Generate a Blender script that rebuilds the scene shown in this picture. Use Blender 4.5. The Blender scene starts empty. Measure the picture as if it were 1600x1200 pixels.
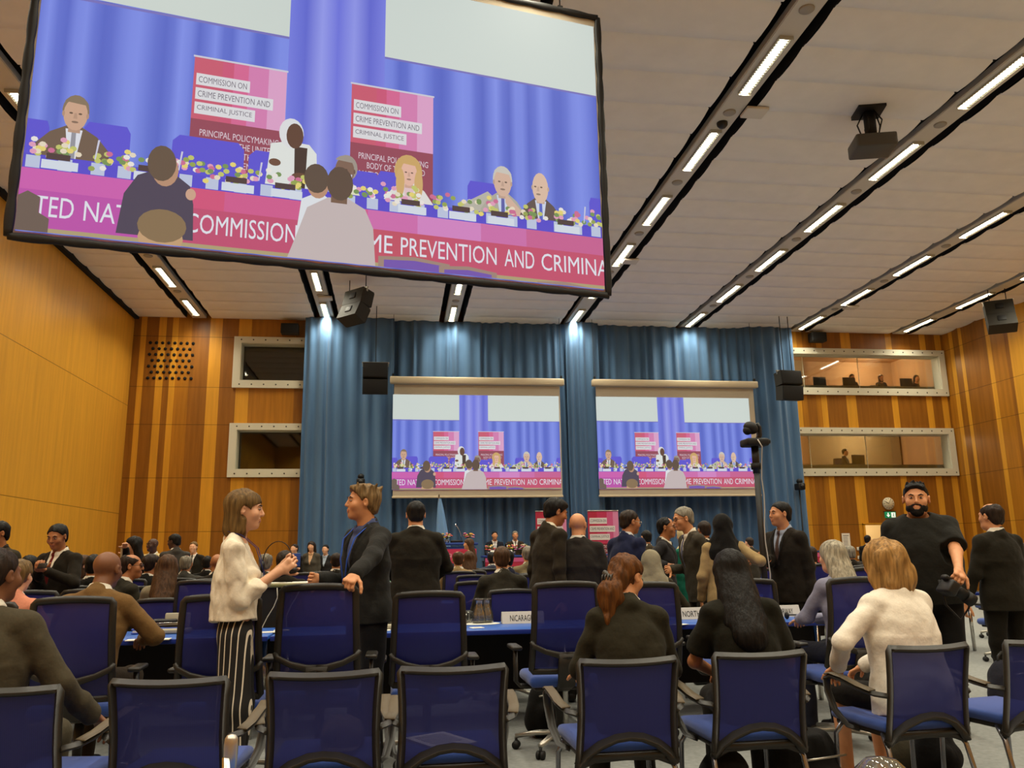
import bpy, bmesh, math, random
import numpy as np
from mathutils import Vector, Matrix
PI = math.pi
random.seed(7)
S = bpy.context.scene
COL = S.collection

# ---------------------------------------------------------------- camera
CAM_H, CAM_F = 1.3, 1287.4
YAW, PITCH, ROLL = math.radians(7.99), math.radians(11.80), math.radians(-0.889)
_f = Vector((math.sin(YAW)*math.cos(PITCH), math.cos(YAW)*math.cos(PITCH), math.sin(PITCH)))
_r0 = Vector((math.cos(YAW), -math.sin(YAW), 0)); _u0 = _r0.cross(_f)
_r = _r0*math.cos(ROLL) + _u0*math.sin(ROLL); _u = -_r0*math.sin(ROLL) + _u0*math.cos(ROLL)
cam_data = bpy.data.cameras.new('camera'); cam = bpy.data.objects.new('camera', cam_data); COL.objects.link(cam)
cam.matrix_world = Matrix(((_r.x, _u.x, -_f.x, 0), (_r.y, _u.y, -_f.y, 0), (_r.z, _u.z, -_f.z, CAM_H), (0, 0, 0, 1)))
cam_data.sensor_width = 36.0; cam_data.lens = CAM_F/1600*36.0
cam_data.clip_start = 0.05; cam_data.clip_end = 200
S.camera = cam

# ---------------------------------------------------------------- world, exposure, lamp light
w = bpy.data.worlds.new('world'); S.world = w; w.use_nodes = True
w.node_tree.nodes['Background'].inputs[0].default_value = (0.9, 0.8, 0.65, 1)
w.node_tree.nodes['Background'].inputs[1].default_value = 0.02
S.view_settings.view_transform = 'Standard'; S.view_settings.look = 'None'
S.view_settings.exposure = 0.52; S.view_settings.gamma = 1.0; S.view_settings.use_curve_mapping = False
LAMP_RGB = (1.0, 0.93, 0.735); LAMP_WATT = 34.0; LENS_GLOW = 14.0
try:
    S.cycles.max_bounces = 8; S.cycles.diffuse_bounces = 4; S.cycles.glossy_bounces = 3
    S.cycles.transparent_max_bounces = 12; S.cycles.transmission_bounces = 6
    S.cycles.caustics_reflective = False; S.cycles.caustics_refractive = False
    S.cycles.use_denoising = True; S.cycles.sample_clamp_indirect = 4.0
except Exception: pass

# the room: x across, y towards the stage curtain, z up (metres)
RX0, RX1, RY0, RY1, RZ = -7.53, 17.64, -4.0, 24.0, 8.2
STRIP_X = [-5.75, -2.10, 1.52, 5.18, 8.83, 12.53, 16.10]
LAMP_Y = [22.85 - 2.545*i for i in range(11)]

def ray(px, py):
    return _r*((px-800)/CAM_F) + _u*((600-py)/CAM_F) + _f
def at_y(px, py, Y):
    d = ray(px, py); return Vector((0, 0, CAM_H)) + d*(Y/d.y)
def at_z(px, py, Z):
    d = ray(px, py); return Vector((0, 0, CAM_H)) + d*((Z-CAM_H)/d.z)

# ---------------------------------------------------------------- materials
def lin(c):
    return tuple((v/255/12.92 if v <= 10 else ((v/255+0.055)/1.055)**2.4) for v in c)
MATS = {}
def nodes(m):
    nt = m.node_tree; return nt, nt.nodes['Principled BSDF']
def mat(name, rgb, rough=0.6, metal=0.0, spec=0.4, var=0.0, scale=8.0, stretch=(1, 1, 1), bump=0.0, bscale=60.0, sheen=0.0, emit=None, estr=0.0):
    if name in MATS: return MATS[name]
    m = bpy.data.materials.new(name); m.use_nodes = True; nt, b = nodes(m)
    c = lin(rgb); b.inputs['Base Color'].default_value = (*c, 1)
    b.inputs['Roughness'].default_value = rough; b.inputs['Metallic'].default_value = metal
    b.inputs['Specular IOR Level'].default_value = spec
    if sheen: b.inputs['Sheen Weight'].default_value = sheen
    if emit: b.inputs['Emission Color'].default_value = (*emit, 1); b.inputs['Emission Strength'].default_value = estr
    if var or bump:
        tc = nt.nodes.new('ShaderNodeTexCoord'); mp = nt.nodes.new('ShaderNodeMapping')
        mp.inputs['Scale'].default_value = stretch; nt.links.new(tc.outputs['Object'], mp.inputs[0])
    if var:
        n = nt.nodes.new('ShaderNodeTexNoise'); n.inputs['Scale'].default_value = scale; n.inputs['Detail'].default_value = 5
        r = nt.nodes.new('ShaderNodeValToRGB'); r.color_ramp.elements[0].position = .3; r.color_ramp.elements[1].position = .7
        r.color_ramp.elements[0].color = (*[x*(1-var) for x in c], 1); r.color_ramp.elements[1].color = (*[min(1, x*(1+var)) for x in c], 1)
        nt.links.new(mp.outputs[0], n.inputs['Vector']); nt.links.new(n.outputs['Fac'], r.inputs[0]); nt.links.new(r.outputs[0], b.inputs['Base Color'])
    if bump:
        n2 = nt.nodes.new('ShaderNodeTexNoise'); n2.inputs['Scale'].default_value = bscale; n2.inputs['Detail'].default_value = 3
        bp = nt.nodes.new('ShaderNodeBump'); bp.inputs['Strength'].default_value = bump; bp.inputs['Distance'].default_value = 0.02
        nt.links.new(mp.outputs[0], n2.inputs['Vector']); nt.links.new(n2.outputs['Fac'], bp.inputs['Height']); nt.links.new(bp.outputs[0], b.inputs['Normal'])
    MATS[name] = m; return m
def emis(name, rgb, strength):
    if name in MATS: return MATS[name]
    m = bpy.data.materials.new(name); m.use_nodes = True; nt, b = nodes(m)
    e = nt.nodes.new('ShaderNodeEmission'); e.inputs[0].default_value = (*rgb, 1); e.inputs[1].default_value = strength
    nt.links.new(e.outputs[0], nt.nodes['Material Output'].inputs[0]); MATS[name] = m; return m
def wood(name, rgb, var=0.16, joints=(), streak=1.0):
    m = bpy.data.materials.new(name); m.use_nodes = True; nt, b = nodes(m); c = lin(rgb)
    tc = nt.nodes.new('ShaderNodeTexCoord'); L = nt.links.new
    def noise(sc, vec):
        mp = nt.nodes.new('ShaderNodeMapping'); mp.inputs['Scale'].default_value = vec; L(tc.outputs['Object'], mp.inputs[0])
        n = nt.nodes.new('ShaderNodeTexNoise'); n.inputs['Scale'].default_value = sc; n.inputs['Detail'].default_value = 4; L(mp.outputs[0], n.inputs['Vector']); return n
    a = noise(9.0, (1, 1, .06)); g = noise(60.0, (1, 1, .03))
    mx = nt.nodes.new('ShaderNodeMath'); mx.operation = 'MULTIPLY_ADD'; mx.inputs[1].default_value = .45*streak; L(g.outputs['Fac'], mx.inputs[0]); L(a.outputs['Fac'], mx.inputs[2])
    r = nt.nodes.new('ShaderNodeValToRGB'); e = r.color_ramp.elements; e[0].position = .5; e[1].position = .95
    e[0].color = (*[x*(1-var) for x in c], 1); e[1].color = (*[x*(1+var) for x in c], 1); L(mx.outputs[0], r.inputs[0])
    out = r.outputs[0]
    if joints:
        sx = nt.nodes.new('ShaderNodeSeparateXYZ'); L(tc.outputs['Object'], sx.inputs[0]); acc = None
        for z in joints:
            k = nt.nodes.new('ShaderNodeMath'); k.operation = 'COMPARE'; k.inputs[1].default_value = z; k.inputs[2].default_value = .008; L(sx.outputs['Z'], k.inputs[0])
            if acc is None: acc = k
            else:
                s = nt.nodes.new('ShaderNodeMath'); s.operation = 'MAXIMUM'; L(acc.outputs[0], s.inputs[0]); L(k.outputs[0], s.inputs[1]); acc = s
        mix = nt.nodes.new('ShaderNodeMixRGB'); mix.inputs[2].default_value = (*[x*.4 for x in c], 1); L(acc.outputs[0], mix.inputs[0]); L(out, mix.inputs[1]); out = mix.outputs[0]
    L(out, b.inputs['Base Color']); b.inputs['Roughness'].default_value = .38; b.inputs['Specular IOR Level'].default_value = .35
    MATS[name] = m; return m
def clear_mat(name, tint, alpha_diffuse, rgb, gloss=.1, weave=False):
    """see-through sheet: mix of transparent, diffuse and a little mirror"""
    if name in MATS: return MATS[name]
    m = bpy.data.materials.new(name); m.use_nodes = True; nt, b = nodes(m); L = nt.links.new
    t = nt.nodes.new('ShaderNodeBsdfTransparent'); t.inputs[0].default_value = (*tint, 1)
    d = nt.nodes.new('ShaderNodeBsdfDiffuse'); d.inputs[0].default_value = (*lin(rgb), 1)
    g = nt.nodes.new('ShaderNodeBsdfGlossy'); g.inputs['Roughness'].default_value = .03 if not weave else .4
    m1 = nt.nodes.new('ShaderNodeMixShader'); m1.inputs[0].default_value = alpha_diffuse; L(t.outputs[0], m1.inputs[1]); L(d.outputs[0], m1.inputs[2])
    m2 = nt.nodes.new('ShaderNodeMixShader'); L(m1.outputs[0], m2.inputs[1]); L(g.outputs[0], m2.inputs[2])
    if weave:
        m2.inputs[0].default_value = gloss
        tc = nt.nodes.new('ShaderNodeTexCoord'); wv = nt.nodes.new('ShaderNodeTexWave'); wv.bands_direction = 'X'; wv.inputs['Scale'].default_value = 45
        L(tc.outputs['Object'], wv.inputs['Vector'])
        mr = nt.nodes.new('ShaderNodeMapRange'); mr.inputs[3].default_value = alpha_diffuse-.09; mr.inputs[4].default_value = min(1, alpha_diffuse+.09)
        L(wv.outputs['Fac'], mr.inputs[0]); L(mr.outputs[0], m1.inputs[0])
    else:
        fr = nt.nodes.new('ShaderNodeFresnel'); fr.inputs[0].default_value = 1.5; ml = nt.nodes.new('ShaderNodeMath'); ml.operation = 'MULTIPLY_ADD'
        ml.inputs[1].default_value = 1.0; ml.inputs[2].default_value = gloss; L(fr.outputs[0], ml.inputs[0]); L(ml.outputs[0], m2.inputs[0])
    L(m2.outputs[0], nt.nodes['Material Output'].inputs[0]); MATS[name] = m; return m

# ---------------------------------------------------------------- mesh helpers
class MB:
    """collects shapes; build() links them as ONE mesh object"""
    def __init__(self): self.v = []; self.f = []; self.mi = []; self.sm = []
    def add(self, vs, fs, mi=0, smooth=False):
        o = len(self.v); self.v += [tuple(p) for p in vs]
        for f in fs: self.f.append([o+i for i in f]); self.mi.append(mi); self.sm.append(smooth)
        return self
    def box(self, c, s, rot=None, mi=0):
        vs = [Vector((x*s[0]/2, y*s[1]/2, z*s[2]/2)) for x in (-1, 1) for y in (-1, 1) for z in (-1, 1)]
        if rot is not None: vs = [rot @ v for v in vs]
        vs = [v+Vector(c) for v in vs]
        return self.add(vs, [(0, 1, 3, 2), (4, 6, 7, 5), (0, 4, 5, 1), (2, 3, 7, 6), (0, 2, 6, 4), (1, 5, 7, 3)], mi)
    def rbox(self, c, s, r=.01, rot=None, mi=0, seg=2):
        bm = bmesh.new(); bmesh.ops.create_cube(bm, size=1)
        for v in bm.verts: v.co = Vector((v.co.x*s[0], v.co.y*s[1], v.co.z*s[2]))
        bmesh.ops.bevel(bm, geom=bm.edges[:], offset=min(r, min(s)*.49), segments=seg, profile=.5, affect='EDGES')
        if rot is not None: bmesh.ops.transform(bm, matrix=rot.to_4x4() if hasattr(rot, 'to_4x4') else rot, verts=bm.verts)
        bm.verts.index_update(); vs = [v.co+Vector(c) for v in bm.verts]; fs = [[v.index for v in f.verts] for f in bm.faces]; bm.free()
        return self.add(vs, fs, mi, True)
    def tube(self, path, r, n=8, mi=0, closed=False, cap=True):
        P = [Vector(p) for p in path]; N = len(P); rs = r if isinstance(r, (list, tuple)) else [r]*N
        up = None; rings = []
        for i in range(N):
            t = (P[(i+1) % N]-P[i-1]) if closed else (P[min(i+1, N-1)]-P[max(i-1, 0)])
            t.normalize()
            if up is None: up = Vector((0, 0, 1)) if abs(t.z) < .9 else Vector((1, 0, 0))
            a = t.cross(up).normalized(); up = a.cross(t).normalized()
            rings.append([P[i]+(a*math.cos(2*PI*k/n)+up*math.sin(2*PI*k/n))*rs[i] for k in range(n)])
        vs = [p for g in rings for p in g]; fs = []
        for i in range(N if closed else N-1):
            j = (i+1) % N
            for k in range(n): fs.append((i*n+k, i*n+(k+1) % n, j*n+(k+1) % n, j*n+k))
        if cap and not closed: fs.append(tuple(range(n))[::-1]); fs.append(tuple((N-1)*n+k for k in range(n)))
        return self.add(vs, fs, mi, True)
    def sweep(self, path, w, h, side, mi=0, closed=False, r=.3):
        """flat bar: w along `side`, h across; corners chamfered by r"""
        P = [Vector(p) for p in path]; N = len(P); sd = Vector(side).normalized(); rings = []
        for i in range(N):
            t = (P[(i+1) % N]-P[i-1]) if closed else (P[min(i+1, N-1)]-P[max(i-1, 0)])
            t.normalize(); a = (sd-t*sd.dot(t)).normalized(); b = t.cross(a)
            ww = (w[i] if isinstance(w, (list, tuple)) else w)/2; hh = (h[i] if isinstance(h, (list, tuple)) else h)/2; q = min(ww, hh)*r*2
            pr = [(ww, hh-q), (ww-q, hh), (-ww+q, hh), (-ww, hh-q), (-ww, -hh+q), (-ww+q, -hh), (ww-q, -hh), (ww, -hh+q)]
            rings.append([P[i]+a*x+b*y for x, y in pr])
        n = 8; vs = [p for g in rings for p in g]; fs = []
        for i in range(N if closed else N-1):
            j = (i+1) % N
            for k in range(n): fs.append((i*n+k, i*n+(k+1) % n, j*n+(k+1) % n, j*n+k))
        if not closed: fs.append(tuple(range(n))[::-1]); fs.append(tuple((N-1)*n+k for k in range(n)))
        return self.add(vs, fs, mi, True)
    def cyl(self, a, b, r, r2=None, n=16, mi=0):
        return self.tube([a, b], [r, r if r2 is None else r2], n, mi)
    def ell(self, c, r, rot=None, n=16, m=10, mi=0):
        if not isinstance(r, (list, tuple)): r = (r, r, r)
        vs = []; fs = []
        for i in range(m+1):
            th = PI*i/m
            for k in range(n):
                ph = 2*PI*k/n; p = Vector((r[0]*math.sin(th)*math.cos(ph), r[1]*math.sin(th)*math.sin(ph), r[2]*math.cos(th)))
                vs.append((rot @ p if rot is not None else p)+Vector(c))
        for i in range(m):
            for k in range(n): fs.append((i*n+k, (i+1)*n+k, (i+1)*n+(k+1) % n, i*n+(k+1) % n))
        return self.add(vs, fs, mi, True)
    def lathe(self, prof, c=(0, 0, 0), n=20, mi=0):
        vs = []; fs = []
        for r, z in prof:
            for k in range(n): vs.append((c[0]+r*math.cos(2*PI*k/n), c[1]+r*math.sin(2*PI*k/n), c[2]+z))
        for i in range(len(prof)-1):
            for k in range(n): fs.append((i*n+k, i*n+(k+1) % n, (i+1)*n+(k+1) % n, (i+1)*n+k))
        return self.add(vs, fs, mi, True)
    def prism(self, pts, o, ex, ey, depth, mi=0):
        """polygon pts (2-D) in the plane o+ex,ey given thickness along ex x ey"""
        o, ex, ey = Vector(o), Vector(ex), Vector(ey); nz = ex.cross(ey).normalized()*depth; n = len(pts)
        a = [o+ex*x+ey*y for x, y in pts]; vs = a+[p+nz for p in a]
        fs = [tuple(range(n))[::-1], tuple(range(n, 2*n))]+[(i, (i+1) % n, n+(i+1) % n, n+i) for i in range(n)]
        return self.add(vs, fs, mi)
    def build(self, name, mats, parent=None, **kw):
        me = bpy.data.meshes.new(name); me.from_pydata(self.v, [], self.f)
        for m in (mats if isinstance(mats, (list, tuple)) else [mats]): me.materials.append(m)
        me.polygons.foreach_set('material_index', self.mi); me.polygons.foreach_set('use_smooth', self.sm); me.update()
        return link(name, me, parent, **kw)
def link(name, me, parent=None, label=None, cat=None, group=None, kind=None):
    o = bpy.data.objects.new(name, me); COL.objects.link(o)
    if parent is not None: o.parent = parent
    return tag(o, label, cat, group, kind)
def tag(o, label=None, cat=None, group=None, kind=None):
    if label: o['label'] = label
    if cat: o['category'] = cat
    if group: o['group'] = group
    if kind: o['kind'] = kind
    return o
def thing(name, label, cat, loc=(0, 0, 0), rz=0.0, group=None):
    o = bpy.data.objects.new(name, None); COL.objects.link(o); o.location = loc; o.rotation_euler = (0, 0, rz)
    o.empty_display_size = .1; return tag(o, label, cat, group)
def copy_tree(o, parent=None):
    c = o.copy(); COL.objects.link(c)
    if parent is not None: c.parent = parent
    for ch in list(o.children): copy_tree(ch, c)
    return c
def text_mesh(s, size, squeeze=.72, bold=0.0):
    """flat letters as (verts, faces), origin at the lower left, in the xy plane"""
    cu = bpy.data.curves.new('t', 'FONT'); cu.body = s; cu.size = size; cu.offset = bold; cu.resolution_u = 3
    ob = bpy.data.objects.new('t', cu); COL.objects.link(ob); dg = bpy.context.evaluated_depsgraph_get()
    me = bpy.data.meshes.new_from_object(ob.evaluated_get(dg)); vs = [(v.co.x*squeeze, v.co.y) for v in me.vertices]; fs = [list(p.vertices) for p in me.polygons]
    bpy.data.objects.remove(ob); bpy.data.curves.remove(cu); bpy.data.meshes.remove(me)
    return vs, fs
def text_fit(s, w, h):
    """letters scaled to fill a box w x h"""
    vs, fs = text_mesh(s, 1.0, 1.0, .0); xs = [v[0] for v in vs]; ys = [v[1] for v in vs]
    x0, x1, y0, y1 = min(xs), max(xs), min(ys), max(ys)
    return [((x-x0)/(x1-x0)*w, (y-y0)/(y1-y0)*h) for x, y in vs], fs
def ordinal(i): return ['first', 'second', 'third', 'fourth', 'fifth', 'sixth', 'seventh', 'eighth', 'ninth', 'tenth', 'eleventh', 'twelfth'][i]

BLACK = mat('black_plastic', (26, 24, 22), .45); BLACKM = mat('black_paint', (18, 17, 16), .6)
CHROME = mat('chrome', (215, 212, 205), .18, 1.0); ALU = mat('aluminium', (190, 186, 175), .35, .85)
WHITE = mat('white_paint', (225, 222, 210), .5); PAPER = mat('white_paper', (235, 230, 215), .7)
# ================================================================ the room
carpet = mat('carpet', (134, 136, 133), .95, 0, .1, var=.13, scale=26, bump=.35, bscale=220)
JOINTS = (7.63, 6.15, 5.07, 3.57, 2.09)
W_DARK = wood('wood_dark', (140, 88, 26), .2, JOINTS); W_MID = wood('wood_mid', (166, 108, 28), .2, JOINTS)
W_LIGHT = wood('wood_light', (208, 148, 44), .12, JOINTS); W_SIDE = wood('wood_side', (214, 154, 50), .1, (5.6, 2.6), 1.0)
PLASTER = mat('plaster', (200, 190, 170), .8); CEIL = mat('ceiling_panel', (238, 232, 222), .75, 0, .2, var=.03, scale=3)
SLOT = mat('slot_black', (16, 15, 14), .9); RAIL = mat('rail_white', (206, 198, 182), .55)

MB().box(((RX0+RX1)/2, (RY0+RY1)/2+1.5, -.1), (RX1-RX0+1, RY1-RY0+5, .2)).build('floor', carpet, kind='structure')
# ---- front wall: vertical veneer strips with openings for the booth windows and the door
def strip_wall(name, fixed, axis, edges, kinds, holes, z1=8.7, thick=.2, sign=1, mats=None):
    mb = MB(); zs = sorted({0.0, z1} | {h[2] for h in holes} | {h[3] for h in holes})
    es = sorted(set(edges) | {h[0] for h in holes} | {h[1] for h in holes})
    for a, b in zip(es[:-1], es[1:]):
        m = (a+b)/2; k = 0
        for i in range(len(edges)-1):
            if edges[i] <= m <= edges[i+1]: k = kinds[i]
        for z0, z2 in zip(zs[:-1], zs[1:]):
            if any(h[0] <= m <= h[1] and h[2] <= (z0+z2)/2 <= h[3] for h in holes): continue
            c = (m, fixed+sign*thick/2, (z0+z2)/2); s = (b-a, thick, z2-z0)
            if axis == 'y': c = (c[1], c[0], c[2]); s = (s[1], s[0], s[2])
            mb.box(c, s, mi=k)
    return mb.build(name, mats or [W_DARK, W_MID, W_LIGHT], kind='structure')
WIN = {'A': (-4.52, -1.9, 6.36, 7.46), 'B': (-4.52, -1.9, 3.8, 4.92), 'C': (11.4, 17.4, 6.36, 7.46), 'D': (11.4, 17.4, 3.8, 4.9)}
DOOR = (14.24, 15.2, 0.0, 2.07)
fe = [RX0-.2, -7.33, -7.18, -6.84, -6.64, -6.47, -6.31, -5.93, -5.43, -5.09, -4.63, -4.27, -3.0, 11.3, 11.8, 12.2, 12.56, 12.75, 13.05, 13.22, 13.41, 14.07, 14.40, 15.62, 15.83, 16.82, 17.03, 17.36, 17.57, RX1+.2]
fk = [0, 2, 0, 2, 0, 2, 1, 0, 2, 0, 2, 1, 0, 0, 0, 2, 1, 0, 1, 2, 0, 2, 0, 2, 0, 2, 0, 2, 0]
strip_wall('wall_front', RY1, 'x', fe, fk, list(WIN.values())+[DOOR])
MB().box((RX0-.1, (RY0+RY1)/2, 4.3), (.2, RY1-RY0+.4, 8.8)).build('wall_left', W_SIDE, kind='structure')
re_ = [RY0-.2, 2, 4.5, 9, 13, 16, 19.3, 19.6, 20.4, 20.75, 21.13, 21.28, 21.85, 22.03, 23.07, 23.22, 23.5, 23.68, RY1+.2]
rk = [2, 2, 2, 2, 2, 2, 2, 2, 2, 2, 2, 1, 2, 0, 2, 0, 2, 1]
rk = [2, 2, 2, 2, 2, 2, 2, 2, 2, 2, 0, 1, 2, 0, 2, 0, 2, 1]
strip_wall('wall_right', RX1, 'y', re_, rk, [])
MB().box(((RX0+RX1)/2, RY0-.1, 4.3), (RX1-RX0+.4, .2, 8.8)).build('wall_back', W_SIDE, kind='structure')
MB().box((RX0+.06, (RY0+RY1)/2, 8.17), (.12, RY1-RY0, .1)).build('trim_1', SLOT, kind='structure')
# ---- ceiling: bowed panels between recessed lamp strips
mb = MB(); bays = [RX0-.1]+[x+s*.36 for x in STRIP_X for s in (-1, 1)]+[RX1+.1]; pitch = 2.545/3
for x0, x1 in zip(bays[0::2], bays[1::2]):
    y = RY1+.05
    while y > RY0-.2:
        prof = [(0, 8.225), (.02, 8.20), (.2, 8.185), (.42, 8.18), (.62, 8.19), (.80, 8.215), (pitch-.005, 8.245)]
        vs = [(x, y-d, z) for d, z in prof for x in (x0, x1)]+[(x, y-d, 8.5) for d in (0, pitch-.005) for x in (x0, x1)]
        n = len(prof); fs = [(2*i, 2*i+1, 2*i+3, 2*i+2) for i in range(n-1)]
        mb.add(vs, fs, 0, True)
        mb.add([(x, y-d, z) for d, z in prof for x in (x0,)]+[(x0, y, 8.5), (x0, y-pitch, 8.5)], [tuple(range(n+2))][0:0], 0)
        y -= pitch
    for x in (x0, x1): mb.box((x+(.015 if x == x1 else -.015)*0, (RY0+RY1)/2, 8.40), (.02, RY1-RY0+.2, .36), mi=1)
mb.box(((RX0+RX1)/2, (RY0+RY1)/2, 8.65), (RX1-RX0+.4, RY1-RY0+.4, .1), mi=1)
mb.build('ceiling', [CEIL, SLOT], kind='structure')
for i, x in enumerate(STRIP_X):
    mb = MB(); mb.box((x, (RY0+RY1)/2, 8.22), (.37, RY1-RY0, .05)); mb.box((x-.19, (RY0+RY1)/2, 8.255), (.015, RY1-RY0, .1)); mb.box((x+.19, (RY0+RY1)/2, 8.255), (.015, RY1-RY0, .1))
    mb.build('trim_%d' % (i+2), RAIL, kind='structure')
LENS = emis('lamp_glow', LAMP_RGB, LENS_GLOW); LFRAME = mat('lamp_frame', (200, 196, 180), .3, .6)
SNAMES = ['strip nearest the left wall', 'strip left of the left front screen', 'strip above the left front screen', 'strip above the right front screen', 'strip right of the hanging projector', 'strip next to the rightmost', 'rightmost strip']
PN = ['at the front wall', 'second from the front wall', 'third from the front wall', 'fourth from the front wall', 'fifth from the front wall', 'sixth from the front wall', 'seventh from the front wall']
VIS = {0: 5, 1: 2, 2: 2, 3: 6, 4: 6, 5: 5, 6: 3}
lamp0 = None
def make_lamp():
    t = thing('ceiling_lamp', 'x', 'ceiling light')
    m = MB()
    for sx in (-1, 1): m.box((sx*.092, 0, -.012), (.014, 1.42, .034))
    for sy in (-1, 1): m.box((0, sy*.70, -.022), (.2, .014, .07))  # end plates made deeper than the sides to shade the curtain top
    m.build('lamp_frame', LFRAME, t)
    m = MB()
    m.sweep([(0, -.69, -.012), (0, .69, -.012)], .085, .03, (1, 0, 0)); m.build('diffuser', LENS, t)
    m = MB()
    for sx in (-1, 1): m.sweep([(sx*(.066+(.016 if k % 2 else -.016)), -.68+k*.0296, -.012) for k in range(47)], .018, .006, (0, 0, 1))
    m.build('louvre', LFRAME, t); return t
sens = mat('sensor_white', (214, 206, 190), .5); disc_m = mat('disc_grey', (160, 152, 138), .5)
for i, x in enumerate(STRIP_X):
    for j, y in enumerate(LAMP_Y):
        if j < VIS[i]:
            if lamp0 is None: lamp0 = make_lamp(); o = lamp0
            else: o = copy_tree(lamp0)
            o.location = (x, y, 8.195); o['label'] = 'lit ceiling lamp %s, %s' % (PN[j], SNAMES[i]); o['group'] = 'lamps of the ceiling strips'
        # the tube's light, shielded by its louvres (also for the lamps further back, out of the frame)
        if True:
            ld = bpy.data.lights.new('hall_lamp', 'AREA'); ld.shape = 'RECTANGLE'; ld.size = .1; ld.size_y = 1.38
            ld.color = LAMP_RGB; ld.energy = LAMP_WATT; ld.spread = math.radians(128)
            lo = bpy.data.objects.new('hall_lamp', ld); COL.objects.link(lo); lo.location = (x, y, 8.165)
disc_pts = {3: [8.85, 11.41, 13.94, 16.47, 19.0], 4: [11.39, 13.96, 16.46, 18.99, 21.5], 5: [16.5, 19.0, 21.5], 0: [21.5, 18.9], 1: [21.5], 2: [21.7]}
for i, ys in disc_pts.items():
    for k, y in enumerate(sorted(ys, reverse=True)):
        m = MB(); m.lathe([(0, -.03), (.085, -.028), (.1, -.016), (.1, 0)], (0, 0, 0)); o = m.build('ceiling_speaker', disc_m, label='round grey ceiling disc, %s from the front wall, %s' % (ordinal(k), SNAMES[i]), cat='ceiling disc', group='round discs between the ceiling lamps'); o.location = (STRIP_X[i], y, 8.195)
m = MB(); m.lathe([(0, -.1), (.05, -.09), (.085, -.05), (.09, -.01), (.09, 0)]); o = m.build('dome_camera', BLACK, label='black dome camera on the ceiling strip near the projector', cat='camera'); o.location = (5.19, 11.74, 8.195)
for k, (x, y, lb) in enumerate([(5.55, 11.3, 'square white sensor plate on the ceiling strip left of the projector'), (5.44, 18.1, 'square white sensor plate at the right edge of the hanging screen'), (-1.98, 21.64, 'square white sensor plate beside the hanging loudspeaker at left'), (12.85, 21.2, 'square white sensor plate near the ceiling above the right booth')]):
    m = MB(); m.rbox((0, 0, 0), (.36, .3, .05), .01); o = m.build('sensor_plate', sens, label=lb, cat='sensor', group='sensor plates'); o.location = (x, y, 8.15)

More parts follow.
